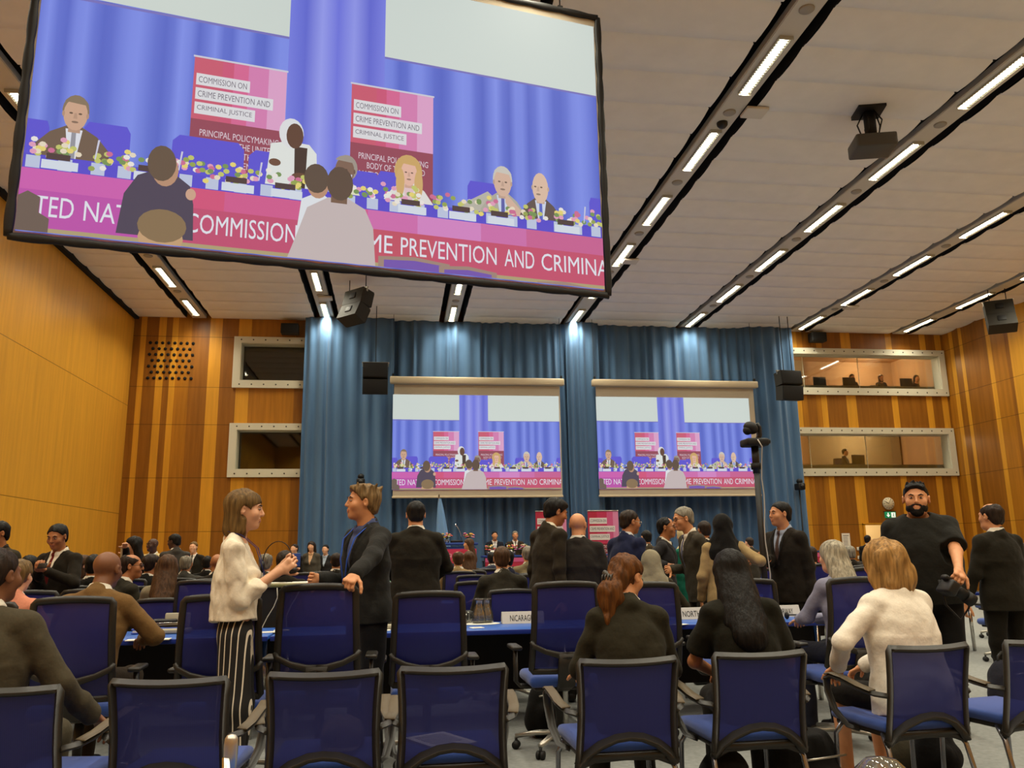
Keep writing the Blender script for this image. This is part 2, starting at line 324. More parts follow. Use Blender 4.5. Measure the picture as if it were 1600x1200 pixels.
# ---- booth windows in the front wall
WFR = mat('window_frame', (208, 204, 182), .55); BOLT = mat('bolt_dark', (70, 66, 56), .5)
GLASS = clear_mat('window_glass', (.80, .80, .74), .03, (120, 120, 100), .05); GLASSD = clear_mat('window_glass_dark', (.62, .6, .5), .04, (90, 88, 60), .05)
B_WARM = mat('booth_wall_warm', (196, 160, 120), .8); B_DARK = mat('booth_wall_unlit', (60, 55, 36), .8); B_DESK = mat('booth_desk', (188, 186, 160), .6); B_GREY = mat('booth_curtain', (158, 142, 108), .85)  # left booths are unlit: their darkness is put into the wall colour
for n, (k, (x0, x1, z0, z1)) in enumerate(WIN.items()):
    dark = k in 'AB'; ox0, ox1 = x0-.21, min(x1+.2, RX1-.02); oz0, oz1 = z0-.22, z1+.19; mb = MB(); yb = RY1-.04
    for (a, b, c, d) in ((ox0, ox1, oz1, z1), (ox0, ox1, z0, oz0), (ox0, x0, z1, z0), (x1, ox1, z1, z0)):
        mb.box(((a+b)/2, yb, (c+d)/2), (abs(b-a), .08, abs(c-d)))
    for (c, s) in ((((x0+x1)/2, RY1+.16, z1+.0), (x1-x0, .36, .03)), (((x0+x1)/2, RY1+.16, z0), (x1-x0, .36, .03)), ((x0, RY1+.16, (z0+z1)/2), (.03, .36, z1-z0)), ((x1, RY1+.16, (z0+z1)/2), (.03, .36, z1-z0))): mb.box(c, s)
    x = ox0+.2
    while x < ox1-.05:
        for z in (oz1-.09, oz0+.1): mb.cyl((x, yb-.045, z), (x, yb-.035, z), .022, n=8, mi=1)
        x += .34
    fo = mb.build('window_%d' % (n+1), [WFR, BOLT], kind='structure')
    m = MB(); m.box(((x0+x1)/2, RY1+.3, (z0+z1)/2), (x1-x0, .012, z1-z0)); m.build('pane', GLASSD if dark else GLASS, fo)
    if not dark:
        m = MB()
        for x in (12.85, 14.75): m.box((x, RY1+.29, (z0+z1)/2), (.012, .02, z1-z0))
        m.build('mullion', WFR, fo)
    # the booth behind it
    mb = MB(); bz0, bz1, by1 = z0-.55, z1+.5, RY1+3.0; bx0, bx1 = x0-.5, x1+.3
    mb.box(((bx0+bx1)/2, by1+.05, (bz0+bz1)/2), (bx1-bx0, .1, bz1-bz0)); mb.box(((bx0+bx1)/2, RY1+1.6, bz1+.05), (bx1-bx0, 3, .1)); mb.box(((bx0+bx1)/2, RY1+1.6, bz0-.05), (bx1-bx0, 3, .1))
    mb.box((bx0-.05, RY1+1.6, (bz0+bz1)/2), (.1, 3, bz1-bz0)); mb.box((bx1+.05, RY1+1.6, (bz0+bz1)/2), (.1, 3, bz1-bz0))
    if k == 'C': mb.box((13.05, RY1+2.9, (bz0+bz1)/2), (2.4, .08, bz1-bz0), mi=1)
    if k == 'D': mb.box((15.9, RY1+2.9, (bz0+bz1)/2), (3.4, .08, bz1-bz0), mi=1)
    mb.build('wall_booth' if n == 0 else 'wall_booth_%d' % (n+1), [B_DARK if dark else B_WARM, B_GREY], kind='structure')
    if not dark:
        d = MB(); d.box(((bx0+bx1)/2, RY1+.75, z0+.05), (bx1-bx0-.02, .7, .06)); d.box(((bx0+bx1)/2, RY1+.42, z0+.1), (bx1-bx0-.02, .05, .16)); d.build('booth_desk', B_DESK, label='long pale desk behind the %s booth window on the right' % ('upper' if k == 'C' else 'lower'), cat='desk')
        for lx in ((12.6, 16.3) if k == 'C' else (12.6, 15.8)):
            ld = bpy.data.lights.new('booth_lamp', 'POINT'); ld.energy = 80 if k == 'C' else 60; ld.color = (1, .78, .52); ld.shadow_soft_size = .25
            lo = bpy.data.objects.new('booth_lamp', ld); COL.objects.link(lo); lo.location = (lx, RY1+1.9, z1+.3)
# ---- the doorway with its lit corridor
mb = MB(); mb.box((DOOR[0]-.03, RY1-.02, 1.05), (.06, .1, 2.1)); mb.box((DOOR[1]+.03, RY1-.02, 1.05), (.06, .1, 2.1)); mb.box(((DOOR[0]+DOOR[1])/2, RY1-.02, 2.1), (1.08, .1, .06)); mb.build('door_1', W_LIGHT, kind='structure')
mb = MB(); mb.box((14.7, RY1+2.2, 1.3), (3.2, .1, 2.8)); mb.box((14.7, RY1+1.2, 2.75), (3.2, 2.1, .1)); mb.box((13.1, RY1+1.2, 1.3), (.1, 2.1, 2.8)); mb.box((16.3, RY1+1.2, 1.3), (.1, 2.1, 2.8)); mb.build('wall_corridor', mat('corridor_wall', (232, 218, 184), .8), kind='structure')
ld = bpy.data.lights.new('corridor_lamp', 'POINT'); ld.energy = 42; ld.color = (1, .82, .55); ld.shadow_soft_size = .2; lo = bpy.data.objects.new('corridor_lamp', ld); COL.objects.link(lo); lo.location = (14.8, RY1+1.0, 2.5)

# ---- stage curtain in three hangings
def cloth_mat(name, rgb, rough=.9):
    return mat(name, rgb, rough, 0, .15, var=.1, scale=2.5, stretch=(1, 1, .15), bump=.1, bscale=300, sheen=.2)
CURT = cloth_mat('curtain_blue', (80, 112, 146))
def curtain(x0, x1, y, amp, wl, seed, lbl, z0=.02, z1=8.18, spread=0.0):
    rnd = random.Random(seed); n = int((x1-x0)/.022); xs = []; ph = 0; vs = []; fs = []
    nz = 10; phs = []; amps = []; a = amp; wcur = wl
    for i in range(n+1):
        if i % 9 == 0: wcur = wl*rnd.uniform(.65, 1.6); a = amp*rnd.uniform(.5, 1.25)
        ph += .022/wcur*2*PI; phs.append(ph); amps.append(a)
    k = np.ones(9)/9; amps = np.convolve(np.pad(amps, 4, 'edge'), k, 'valid')
    for j in range(nz+1):
        t = j/nz; z = z0+(z1-z0)*t
        for i in range(n+1):
            x = x0+(x1-x0)*i/n; s = math.sin(phs[i]+.5*math.sin(3*t+x)); s = math.copysign(abs(s)**.75, s)
            vs.append((x+.02*math.sin(phs[i]*.5+t*4)*(1-t), y+amps[i]*s*(1.05-.45*t)+.05*math.sin(phs[i]*.23+1.3*t), z))
    for j in range(nz):
        for i in range(n): q = j*(n+1)+i; fs.append((q, q+1, q+n+2, q+n+1))
    m = MB(); m.add(vs, fs, 0, True); o = m.build('stage_curtain', CURT, label=lbl, cat='curtain', group='blue stage curtains')
    md = o.modifiers.new('thickness', 'SOLIDIFY'); md.thickness = .012; return o
curtain(-2.70, -.15, 23.55, .075, .30, 3, 'pleated blue curtain left of the left front screen')
curtain(-.2, 5.3, 23.72, .075, .30, 5, 'pleated blue curtain behind the left front screen')
curtain(4.95, 5.95, 23.45, .06, .24, 8, 'narrow pleated blue curtain between the two front screens')
curtain(5.75, 10.9, 23.72, .075, .30, 13, 'pleated blue curtain behind the right front screen')
curtain(10.6, 12.18, 23.5, .075, .32, 21, 'pleated blue curtain right of the right front screen')
# ================================================================ the projected picture (flat, the same on all three screens)
def pic_mat():
    m = bpy.data.materials.new('projected_light'); m.use_nodes = True; nt, b = nodes(m)
    a = nt.nodes.new('ShaderNodeVertexColor'); a.layer_name = 'Col'
    b.inputs['Base Color'].default_value = (.05, .05, .05, 1); b.inputs['Roughness'].default_value = .9; b.inputs['Specular IOR Level'].default_value = 0  # near-black base; the pale haze on the screens is mixed into the picture colours
    nt.links.new(a.outputs[0], b.inputs['Emission Color']); b.inputs['Emission Strength'].default_value = PIC_STRENGTH; return m
PIC_STRENGTH = .62
ASP = 1.743
class Pic:
    def __init__(self): self.v = []; self.f = []; self.c = []; self.layer = 0
    def poly(self, pts, col, keep=False):
        for axis, lim, sg in ((0, 0, 1), (0, 1, -1), (1, 0, 1), (1, 1, -1)):        # clip to the frame
            out = []
            for i in range(len(pts)):
                p, q = pts[i-1], pts[i]; dp, dq = (p[axis]-lim)*sg, (q[axis]-lim)*sg
                if dp*dq < 0: t = dp/(dp-dq); out.append(tuple(a+(b-a)*t for a, b in zip(p, q)))
                if dq >= 0: out.append(tuple(q))
            pts = out
            if len(pts) < 3: return
        n = len(self.v); self.v += [(x*ASP, y, self.layer*.00005) for x, y in pts]; self.f.append(list(range(n, n+len(pts)))); self.c.append([lin(col)]*len(pts))
        if not keep: self.layer += 1
    def grad(self, x0, x1, y0, y1, cols):
        n = len(cols)-1
        for i in range(n):
            a, b = x0+(x1-x0)*i/n, x0+(x1-x0)*(i+1)/n
            k = len(self.v); self.v += [(x*ASP, y, self.layer*.00005) for x, y in ((a, y0), (b, y0), (b, y1), (a, y1))]; self.f.append([k, k+1, k+2, k+3])
            self.c.append([lin(cols[i]), lin(cols[i+1]), lin(cols[i+1]), lin(cols[i])])
        self.layer += 1
    def rect(self, x0, x1, y0, y1, col): self.poly([(x0, y0), (x1, y0), (x1, y1), (x0, y1)], col)
    def oval(self, x, y, rx, ry, col, n=18, a0=0, a1=2*PI): self.poly([(x+rx*math.cos(a0+(a1-a0)*k/n), y+ry*math.sin(a0+(a1-a0)*k/n)) for k in range(n)], col)
    def word(self, s, x0, x1, y0, y1, col):
        vs, fs = text_fit(s, x1-x0, y1-y0)
        for f in fs: self.poly([(vs[i][0]+x0, vs[i][1]+y0) for i in f], col, True)
        self.layer += 1
    def mesh(self):
        me = bpy.data.meshes.new('picture'); me.from_pydata(self.v, [], self.f); at = me.color_attributes.new('Col', 'FLOAT_COLOR', 'CORNER')
        k = 0
        for cs in self.c:
            for c in cs: at.data[k].color = (*c, 1); k += 1
        me.materials.append(pic_mat()); me.update(); return me
rnd = random.Random(11)
def sh(c, k): return tuple(max(0, min(255, v*k)) for v in c)
P = Pic()
cols = []
for i in range(75):
    b = (.5+.5*math.sin(i*1.35+1.6*math.sin(i*.31)))*.9+rnd.uniform(0, .1); cols.append((84+46*b, 102+46*b, 202+36*b))
P.grad(0, 1, 0, 1, cols)
P.grad(.393, .566, .3, 1, [(118, 128, 228), (98, 108, 214), (150, 158, 240), (112, 120, 226), (146, 154, 238), (100, 108, 214), (124, 132, 230)])
P.poly([(0, .735), (.393, .728), (.393, 1), (0, 1)], (208, 218, 212)); P.rect(0, .393, .722, .73, (120, 115, 190))
P.poly([(.566, .723), (1, .722), (1, 1), (.566, 1)], (210, 220, 214)); P.rect(.566, 1, .716, .723, (120, 115, 190))
for x0, x1 in ((.2385, .392), (.5065, .659)):
    w_ = x1-x0; bc = [(204, 92, 116), (206, 88, 124), (216, 104, 150), (214, 128, 180), (222, 164, 204)]; be = [0, .3, .42, .58, .8, 1]
    for i in range(5): P.rect(x0+w_*be[i], x0+w_*be[i+1], .404, .607, bc[i])
    P.rect(x0, x1, .12, .404, (150, 72, 92)); P.rect(x0-.002, x1+.002, .605, .611, (205, 205, 220))
    for s, a, b, y in (('COMMISSION ON', .055, .60, .515), ('CRIME PREVENTION AND', .055, .86, .468), ('CRIMINAL JUSTICE', .055, .67, .421)):
        P.rect(x0+w_*a-.004, x0+w_*b, y, y+.038, (222, 222, 226)); P.word(s, x0+w_*a, x0+w_*b-.005, y+.009, y+.029, (116, 110, 124))
    for s, a, b, y in (('PRINCIPAL POLICYMAKING', .10, .94, .352), ('BODY OF THE UNITED', .20, .90, .322), ('NATIONS IN THE', .11, .70, .292), ('CRIME PREVENTION', .15, .85, .262), ('AND CRIMINAL', .17, .72, .232)):
        P.word(s, x0+w_*a, x0+w_*b, y, y+.021, (222, 205, 216))
def chair(x, y0, y1, w_): P.poly([(x-w_, y0), (x+w_, y0), (x+w_*.98, y1-.02), (x+w_*.8, y1), (x-w_*.8, y1), (x-w_*.98, y1-.02)], (92, 84, 212))
for x, y0, y1, w_ in ((.115, .2, .345, .035), (.27, .2, .345, .058), (.392, .2, .33, .058), (.53, .2, .31, .03), (.59, .2, .32, .035), (.755, .2, .33, .03), (.995, .2, .33, .02), (.012, .2, .33, .02)): chair(x, y0, y1, w_)
def bust(x, top, hw, hh, sw, coat, skin, hair, shirt=None, tie=None, base=.2, turn=0, bald=False):
    ny = top-2*hh
    P.poly([(x-sw, base), (x+sw, base), (x+sw*.96, ny-.055), (x+sw*.62, ny-.015), (x+hw*.6, ny+.01), (x-hw*.6, ny+.01), (x-sw*.62, ny-.015), (x-sw*.96, ny-.055)], coat)
    if shirt: P.poly([(x-hw*.7, ny), (x+hw*.7, ny), (x+hw*.25, base+.005), (x-hw*.25, base+.005)], shirt)
    if tie: P.poly([(x-hw*.18, ny-.005), (x+hw*.18, ny-.005), (x+hw*.25, base+.01), (x-hw*.2, base+.01)], tie)
    P.rect(x-hw*.5, x+hw*.5, ny-.01, ny+hh*.6, sh(skin, .9))
    if not bald: P.oval(x-turn*hw*.2, top-hh*.86, hw*1.12, hh*.98, hair)
    P.oval(x, top-hh*1.08, hw, hh*(.98 if not bald else 1.1), skin)
    if not bald: P.oval(x, top-hh*.62, hw*1.08, hh*.66, hair, 14, .25, PI-.25)
    for e in (-1, 1):
        P.oval(x+e*hw*.38+turn*hw*.25, top-hh*1.02, hw*.16, hh*.06, sh(skin, .5), 8); P.oval(x+e*hw*1.0, top-hh*1.1, hw*.12, hh*.18, sh(skin, .88), 8)
    P.poly([(x+turn*hw*.25-hw*.1, top-hh*1.0), (x+turn*hw*.25+hw*.1, top-hh*1.0), (x+turn*hw*.3+hw*.17, top-hh*1.34), (x+turn*hw*.3-hw*.17, top-hh*1.34)], sh(skin, .9)); P.oval(x+turn*hw*.25, top-hh*1.55, hw*.3, hh*.07, sh(skin, .66), 8)
bust(.0665, .415, .0175, .05, .055, (112, 92, 78), (206, 166, 140), (136, 118, 96), (224, 226, 236), (150, 150, 160))
P.poly([(.362, .2), (.452, .2), (.448, .345), (.435, .372), (.40, .375), (.37, .36)], (226, 230, 226)); P.poly([(.412, .215), (.43, .215), (.432, .36), (.41, .36)], (66, 50, 46))
P.oval(.404, .402, .021, .05, (224, 226, 228)); P.oval(.41, .395, .0145, .042, (96, 66, 54)); P.oval(.4225, .262, .016, .014, (104, 70, 56)); P.oval(.378, .30, .01, .012, (110, 76, 60))
bust(.498, .352, .017, .044, .034, (226, 226, 196), (128, 100, 86), (160, 150, 140), None, None, turn=-1)
P.oval(.613, .33, .026, .058, (206, 168, 106)); bust(.614, .372, .015, .044, .047, (226, 224, 220), (230, 184, 164), (206, 168, 106), (226, 196, 200)); P.oval(.598, .29, .008, .05, (210, 172, 112)); P.oval(.632, .29, .008, .05, (210, 172, 112))
P.poly([(.70, .2), (.745, .2), (.775, .285), (.765, .3), (.72, .25)], (186, 182, 170)); bust(.795, .392, .0175, .05, .046, (176, 172, 160), (214, 180, 160), (205, 200, 190), (205, 216, 236), (92, 96, 170)); P.poly([(.80, .305), (.83, .25), (.838, .2), (.822, .2), (.80, .27)], (214, 180, 160)); 
bust(.872, .392, .0165, .05, .044, (96, 82, 80), (222, 190, 168), (220, 205, 190), (208, 216, 236), (88, 104, 200), turn=-1, bald=True)
P.rect(0, 1, .178, .226, (86, 76, 206))
for i in range(23):                                             # the strip of small flower arrangements on the head table
    cx = .012+.0445*i+rnd.uniform(-.006, .006)
    if .075 < cx < .083: continue
    P.rect(cx-.01, cx+.01, .186, .222, (190, 200, 226))
    for k in range(13): P.oval(cx+rnd.gauss(0, .012), .243+rnd.gauss(0, .016), .0052, .008, rnd.choice([(150, 166, 84), (196, 200, 110), (232, 220, 196), (226, 160, 190), (206, 110, 150), (236, 232, 226), (120, 150, 90), (232, 214, 120)]), 7)
for x in (.052, .185, .32, .4, .62, .715, .79, .925): P.rect(x-.026, x+.026, .186, .212, (214, 222, 234)); P.rect(x-.02, x+.014, .214, .232, (76, 58, 60))
for x in (.1, .225, .352, .505, .96): P.poly([(x, .23), (x+.002, .23), (x+.006, .29), (x+.003, .29)], (205, 205, 225))
be = [0, .17, .205, .30, .54, .63, .75, .84, 1]; bc = [(206, 96, 178), (208, 88, 150), (212, 84, 126), (210, 92, 146), (208, 110, 176), (212, 134, 198), (206, 112, 174), (202, 98, 150)]
for i in range(8): P.rect(be[i], be[i+1], .118, .182, bc[i])
be = [0, .2, .42, .66, 1]; bc = [(190, 82, 172), (194, 78, 116), (196, 82, 104), (198, 80, 112)]
for i in range(4): P.rect(be[i], be[i+1], .0, .12, bc[i])
for s, x0, x1 in (('UNITED', -.028, .078), ('NATIONS', .0925, .232), ('COMMISSION', .2435, .4195), ('ON', .432, .465), ('CRIME', .482, .585), ('PREVENTION', .600, .780), ('AND', .7955, .855), ('CRIMINAL', .8695, 1.026)):
    P.word(s, x0, x1, .045, .104, (226, 228, 238))
P.rect(0, 1, 0, .012, (176, 160, 120))
# people standing in front of the head table, seen from behind in the picture
P.poly([(.0, 0), (.045, 0), (.045, .04), (.03, .055), (.03, .1), (.012, .115), (.0, .1)], (108, 92, 84))
P.poly([(.14, .02), (.255, .02), (.252, .13), (.245, .185), (.222, .215), (.19, .222), (.165, .2), (.147, .14)], (74, 66, 88)); P.oval(.206, .225, .02, .05, (186, 144, 116)); P.oval(.2, .245, .022, .055, (100, 82, 68)); P.oval(.247, .16, .008, .018, (206, 164, 140))
P.oval(.206, .018, .034, .045, (198, 160, 120)); P.oval(.207, .055, .037, .05, (136, 112, 82))
P.poly([(.415, .03), (.48, .03), (.48, .19), (.455, .22), (.425, .19)], (224, 228, 234)); P.oval(.452, .245, .019, .048, (186, 144, 118)); P.oval(.449, .262, .021, .048, (92, 76, 66))
P.poly([(.405, 0), (.555, 0), (.55, .12), (.535, .18), (.503, .21), (.47, .205), (.435, .165), (.42, .08)], (198, 184, 184)); P.rect(.475, .503, .19, .225, (120, 92, 76)); P.oval(.49, .255, .023, .056, (92, 74, 64))
for x0, x1, y in ((.56, .69, .042), (.67, .78, .03), (.86, .97, .012)):
    P.poly([(x0, 0), (x1, 0), (x1, y-.012), ((x0+x1)/2, y), (x0, y-.008)], (160, 134, 122)); P.poly([(x0+.01, 0), (x1-.01, 0), (x1-.01, y-.02), ((x0+x1)/2, y-.012), (x0+.01, y-.018)], (116, 84, 176))
PIC = P.mesh()
CLOTH = mat('screen_cloth', (196, 184, 160), .85); HOUS = mat('screen_housing', (206, 190, 158), .5); SFR = mat('screen_frame', (22, 20, 18), .55)

def front_screen(x0, x1, px0, px1, lbl):
    t = thing('projection_screen', lbl, 'screen', ((x0+x1)/2, 23.2, 2.92), 0, 'front projection screens'); L = lambda x: x-(x0+x1)/2
    m = MB(); m.rbox((0, 0, 3.34), (x1-x0+.06, .2, .2), .03); m.build('housing', HOUS, t)
    m = MB(); m.box((0, .04, 1.63), (x1-x0-.18, .01, 3.2)); m.build('cloth', CLOTH, t)
    m = MB(); m.rbox((0, .04, .03), (x1-x0-.14, .05, .06), .015); m.build('bottom_bar', HOUS, t)
    o = link('picture', PIC, t); o.rotation_euler = (PI/2, 0, 0); k = (px1-px0)/ASP; o.scale = (k, 2.70, 1); o.location = (L(px0), .03, .235)
    m = MB()
    for s in (-1, 1):
        m.cyl((s*((x1-x0)/2-.05), .05, 3.42), (s*((x1-x0)/2-.05), .05, 5.30), .006, n=6); m.box((s*((x1-x0)/2-.05), 0, 3.48), (.05, .08, .1))
    m.build('hanger', SFR, t); return t
front_screen(-.22, 4.76, -.16, 4.63, 'left of the two front projection screens, showing the panel table')
front_screen(5.66, 10.72, 5.74, 10.46, 'right of the two front projection screens, behind the camera pole')
# the big screen hung across the hall
TLp, TRp = Vector((-3.38, 7.26, 7.5)), Vector((2.27, 8.43, 7.5)); ang = math.atan2(TRp.y-TLp.y, TRp.x-TLp.x); BW = (TRp-TLp).length
t = thing('projection_screen', 'huge black framed projection screen hanging from the ceiling at upper left', 'screen', (TLp.x, TLp.y, 4.085), ang)
m = MB()
for a, b in (((0, 3.43), (BW, 3.43)), ((0, 0), (BW, 0)), ((0, 0), (0, 3.43)), ((BW, 0), (BW, 3.43))):
    n = int(math.hypot(b[0]-a[0], b[1]-a[1])/.06); pts = []; ws = []
    for i in range(n+1):
        q = i/n; pts.append((a[0]+(b[0]-a[0])*q, 0, a[1]+(b[1]-a[1])*q)); ws.append(.062+.022*abs(math.sin(i*.5)))
    m.sweep(pts, .04, ws, (0, 1, 0))
m.build('frame', SFR, t)
m = MB(); m.box((BW/2, .015, 1.715), (BW-.02, .008, 3.40)); m.build('cloth', CLOTH, t)
o = link('picture', PIC, t); o.rotation_euler = (PI/2, 0, 0); o.scale = (5.667/ASP, 3.25, 1); o.location = (.05, .006, .06)
m = MB()
for x in (.6, 2.2, 4.1, 5.3): m.cyl((x, .02, 3.45), (x, .02, 4.12), .008, n=6); m.box((x, .02, 3.47), (.06, .04, .05))
m.build('cable', SFR, t)

# ================================================================ stage: platform, banners, lectern, head table
PODZ = .55
CARP2 = mat('stage_carpet', (52, 66, 110), .95)
mb = MB(); mb.box((6.85, 21.55, PODZ/2), (12.9, 3.3, PODZ)); mb.build('floor_stage', CARP2, kind='structure')
RED = mat('banner_red', (188, 44, 70), .6); RED2 = mat('banner_crimson', (200, 52, 92), .6); PINK = mat('banner_pink', (214, 92, 140), .6); PINK2 = mat('banner_rose', (224, 140, 178), .6); MAROON = mat('banner_maroon', (130, 32, 52), .6); LTXT = mat('letter_white', (232, 226, 220), .6); DTXT = mat('letter_grey', (92, 84, 92), .6)
def put_text(m, s, x, z, w_, h_, y, mi):
    vs, fs = text_fit(s, w_, h_); m.add([(x+a, y, z+b) for a, b in vs], fs, mi)
def banner(x0, x1, y, lbl):
    t = thing('roll_up_banner', lbl, 'banner', (x0, y, PODZ), 0, 'roll up banners'); w_ = x1-x0; h_ = 1.96; m = MB(); e = [0, .3, .44, .62, .82, 1]
    for i in range(5): m.box((w_*(e[i]+e[i+1])/2, 0, h_*.77), (w_*(e[i+1]-e[i]), .006, h_*.46), mi=[0, 1, 1, 2, 3][i])
    m.box((w_/2, 0, h_*.29), (w_, .006, h_*.5), mi=4)
    for s, b, z in (('COMMISSION ON', .62, .83), ('CRIME PREVENTION AND', .88, .715), ('CRIMINAL JUSTICE', .70, .60)):
        m.box((w_*(.05+b)/2, -.005, h_*(z+.035)), (w_*(b-.05), .003, h_*.085), mi=5); put_text(m, s, w_*.08, h_*(z+.015), w_*(b-.11), h_*.042, -.0085, 6)
    for s, a, b, z in (('PRINCIPAL POLICYMAKING', .1, .94, .48), ('BODY OF THE UNITED', .2, .9, .42), ('NATIONS IN THE', .11, .7, .36), ('CRIME PREVENTION', .15, .85, .30), ('AND CRIMINAL', .17, .72, .24)):
        put_text(m, s, w_*a, h_*z, w_*(b-a), h_*.04, -.0045, 5)
    m.build('printed_panel', [RED, RED2, PINK, PINK2, MAROON, LTXT, DTXT], t)
    m = MB(); m.rbox((w_/2, 0, h_+.015), (w_+.02, .03, .03), .008); m.build('top_rail', ALU, t)
    m = MB(); m.rbox((w_/2, 0, .03), (w_+.04, .2, .06), .02); m.build('base', ALU, t)
banner(3.86, 4.74, 23.15, 'red roll up banner behind the dark haired man in profile'); banner(5.36, 6.25, 23.15, 'red roll up banner behind the bald man with his back turned')
BLUEC = mat('cloth_blue', (40, 66, 140), .8)
t = thing('lectern', 'blue lectern with red front panel at the left of the stage', 'lectern', (1.47, 20.6, PODZ), 0)
m = MB(); m.rbox((0, 0, .5), (.86, .5, 1.0), .02); m.build('body', BLUEC, t)
m = MB(); m.rbox((0, 0, 1.06), (.98, .6, .06), .015); m.build('desk_top', BLUEC, t)
m = MB(); m.box((0, -.262, .77), (.9, .012, .34)); m.box((.25, -.27, .86), (.38, .006, .08), mi=2); m.box((0, -.272, .63), (.9, .004, .06), mi=2)
put_text(m, 'CCPCJ', -.42, .74, .26, .09, -.27, 1); put_text(m, 'COMMISSION ON CRIME PREVENTION', -.1, .79, .42, .04, -.275, 1); put_text(m, 'AND CRIMINAL JUSTICE', -.1, .73, .28, .04, -.275, 1)
m.build('sign', [RED2, LTXT, RED], t)
def flowers(name, loc, lbl, seed, s=1.0, vase=True):
    rn = random.Random(seed); t = thing(name, lbl, 'flowers', loc, 0, 'flower arrangements on the stage')
    m = MB(); m.lathe([(0, 0), (.06*s, 0), (.07*s, .1*s), (.065*s, .1*s), (.055*s, .01)]); m.build('vase', clear_mat('vase_glass', (.8, .85, .9), .25, (200, 210, 225), .08), t)
    m = MB(); fm = [mat('flower_%d' % i, c, .7) for i, c in enumerate([(226, 120, 150), (236, 226, 210), (222, 190, 70), (206, 70, 60), (190, 90, 160)])]
    for i in range(22):
        a, r_ = rn.uniform(0, 2*PI), rn.uniform(0, .15)*s; c = Vector((r_*math.cos(a), r_*math.sin(a), .17*s+rn.uniform(-.03, .09)*s))
        k = i % 5
        for p in range(5): m.ell(c+Vector((.022*s*math.cos(p*1.26), .022*s*math.sin(p*1.26), 0)), (.02*s, .02*s, .014*s), n=6, m=4, mi=k)
        m.ell(c+Vector((0, 0, .01)), .012*s, n=6, m=4, mi=2)
    m.build('blossoms', fm, t)
    m = MB()
    for i in range(26):
        a = rn.uniform(0, 2*PI); l = rn.uniform(.12, .26)*s; d = Vector((math.cos(a)*.7, math.sin(a)*.7, rn.uniform(.5, 1.2))).normalized(); b0 = Vector((0, 0, .09*s)); sd = d.cross(Vector((0, 0, 1))).normalized()*.02*s
        p = b0+d*l*.55; q = b0+d*l; m.add([b0, p+sd, q, p-sd], [(0, 1, 2, 3)], 0, True)
    m.build('leaves', mat('leaf_green', (92, 124, 52), .7), t)
flowers('flower_arrangement', (1.22, 20.6, PODZ+1.09), 'small flower arrangement on the left of the lectern top', 1, .9); flowers('flower_arrangement', (1.74, 20.6, PODZ+1.09), 'small flower arrangement on the right of the lectern top', 2, .9)
t = thing('microphone', 'thin gooseneck microphone on the lectern top', 'microphone', (1.46, 20.6, PODZ+1.09)); m = MB(); m.rbox((0, 0, .03), (.3, .16, .06), .01); m.build('base', BLACK, t)
m = MB(); m.tube([(.12, 0, .05), (.1, -.02, .2), (.04, -.05, .34), (-.02, -.08, .42)], .008); m.build('gooseneck', CHROME, t); m = MB(); m.ell((-.03, -.085, .43), (.018, .018, .03)); m.build('head', CHROME, t)
t = thing('head_table', 'long head table with red front cloth on the stage', 'table', (2.28, 21.6, PODZ))
m = MB(); m.rbox((4.5, 0, .75), (9.2, .7, .05), .01); m.build('tabletop', BLUEC, t)
m = MB(); m.box((4.5, -.33, .48), (9.1, .02, .44)); m.box((4.5, -.335, .66), (9.1, .02, .1), mi=1); m.box((4.5, -.33, .13), (9.1, .02, .26), mi=2); m.build('front_cloth', [RED, PINK, BLUEC], t)
for k, x in enumerate((2.36, 2.98, 3.28, 4.2)): flowers('flower_arrangement', (x, 21.55, PODZ+.775), ['flowers at the left end of the head table', 'flowers between the two seated men of the head table', 'flowers in front of the right seated man on stage', 'flowers on the head table behind the dark haired man in profile'][k], 5+k, 1.0)
for k, x in enumerate((2.66, 3.62)):
    t = thing('name_plate', ['white name plate before the left man at the head table', 'white name plate before the right man at the head table'][k], 'name plate', (x, 21.4, PODZ+.775), 0, 'stage name plates'); m = MB(); m.prism([(-.06, 0), (.06, 0), (0, .13)], (-.28, 0, 0), (0, 1, 0), (0, 0, 1), .56); m.build('plate', PAPER, t)
    t = thing('microphone', ['black table microphone before the left man at the head table', 'black table microphone before the right man at the head table'][k], 'microphone', (x+.1, 21.7, PODZ+.775)); m = MB(); m.rbox((0, 0, .025), (.22, .14, .05), .01); m.build('base', BLACK, t); m = MB(); m.tube([(0.08, 0, .04), (.1, .02, .2), (.1, .1, .3)], .007); m.build('gooseneck', CHROME, t)
# flag
t = thing('flag', 'pale blue flag hanging folded on its pole left of the lectern', 'flag', (1.06, 21.35, PODZ)); fx = 0
m = MB(); m.cyl((0, 0, .04), (0, 0, 2.27), .016); m.ell((0, 0, 2.29), (.02, .02, .05)); m.build('pole', mat('flag_pole', (90, 74, 50), .4), t)
m = MB(); m.lathe([(0, .05), (.2, .05), (.2, .02), (.22, 0)]); m.build('base', BLACK, t)
vs = []; n = 28; rows = 12
for j in range(rows+1):
    q = j/rows; rad = .03+.17*q**.8
    for k in range(n): a = 2*PI*k/n; rr = rad*(1+.22*math.sin(a*5+q*2)); vs.append((.02+.1*q+rr*math.cos(a), rr*.7*math.sin(a), 2.22-1.6*q))
m = MB(); m.add(vs, [(j*n+k, j*n+(k+1) % n, (j+1)*n+(k+1) % n, (j+1)*n+k) for j in range(rows) for k in range(n)], 0, True); m.build('cloth', mat('flag_blue', (112, 152, 196), .85), t)

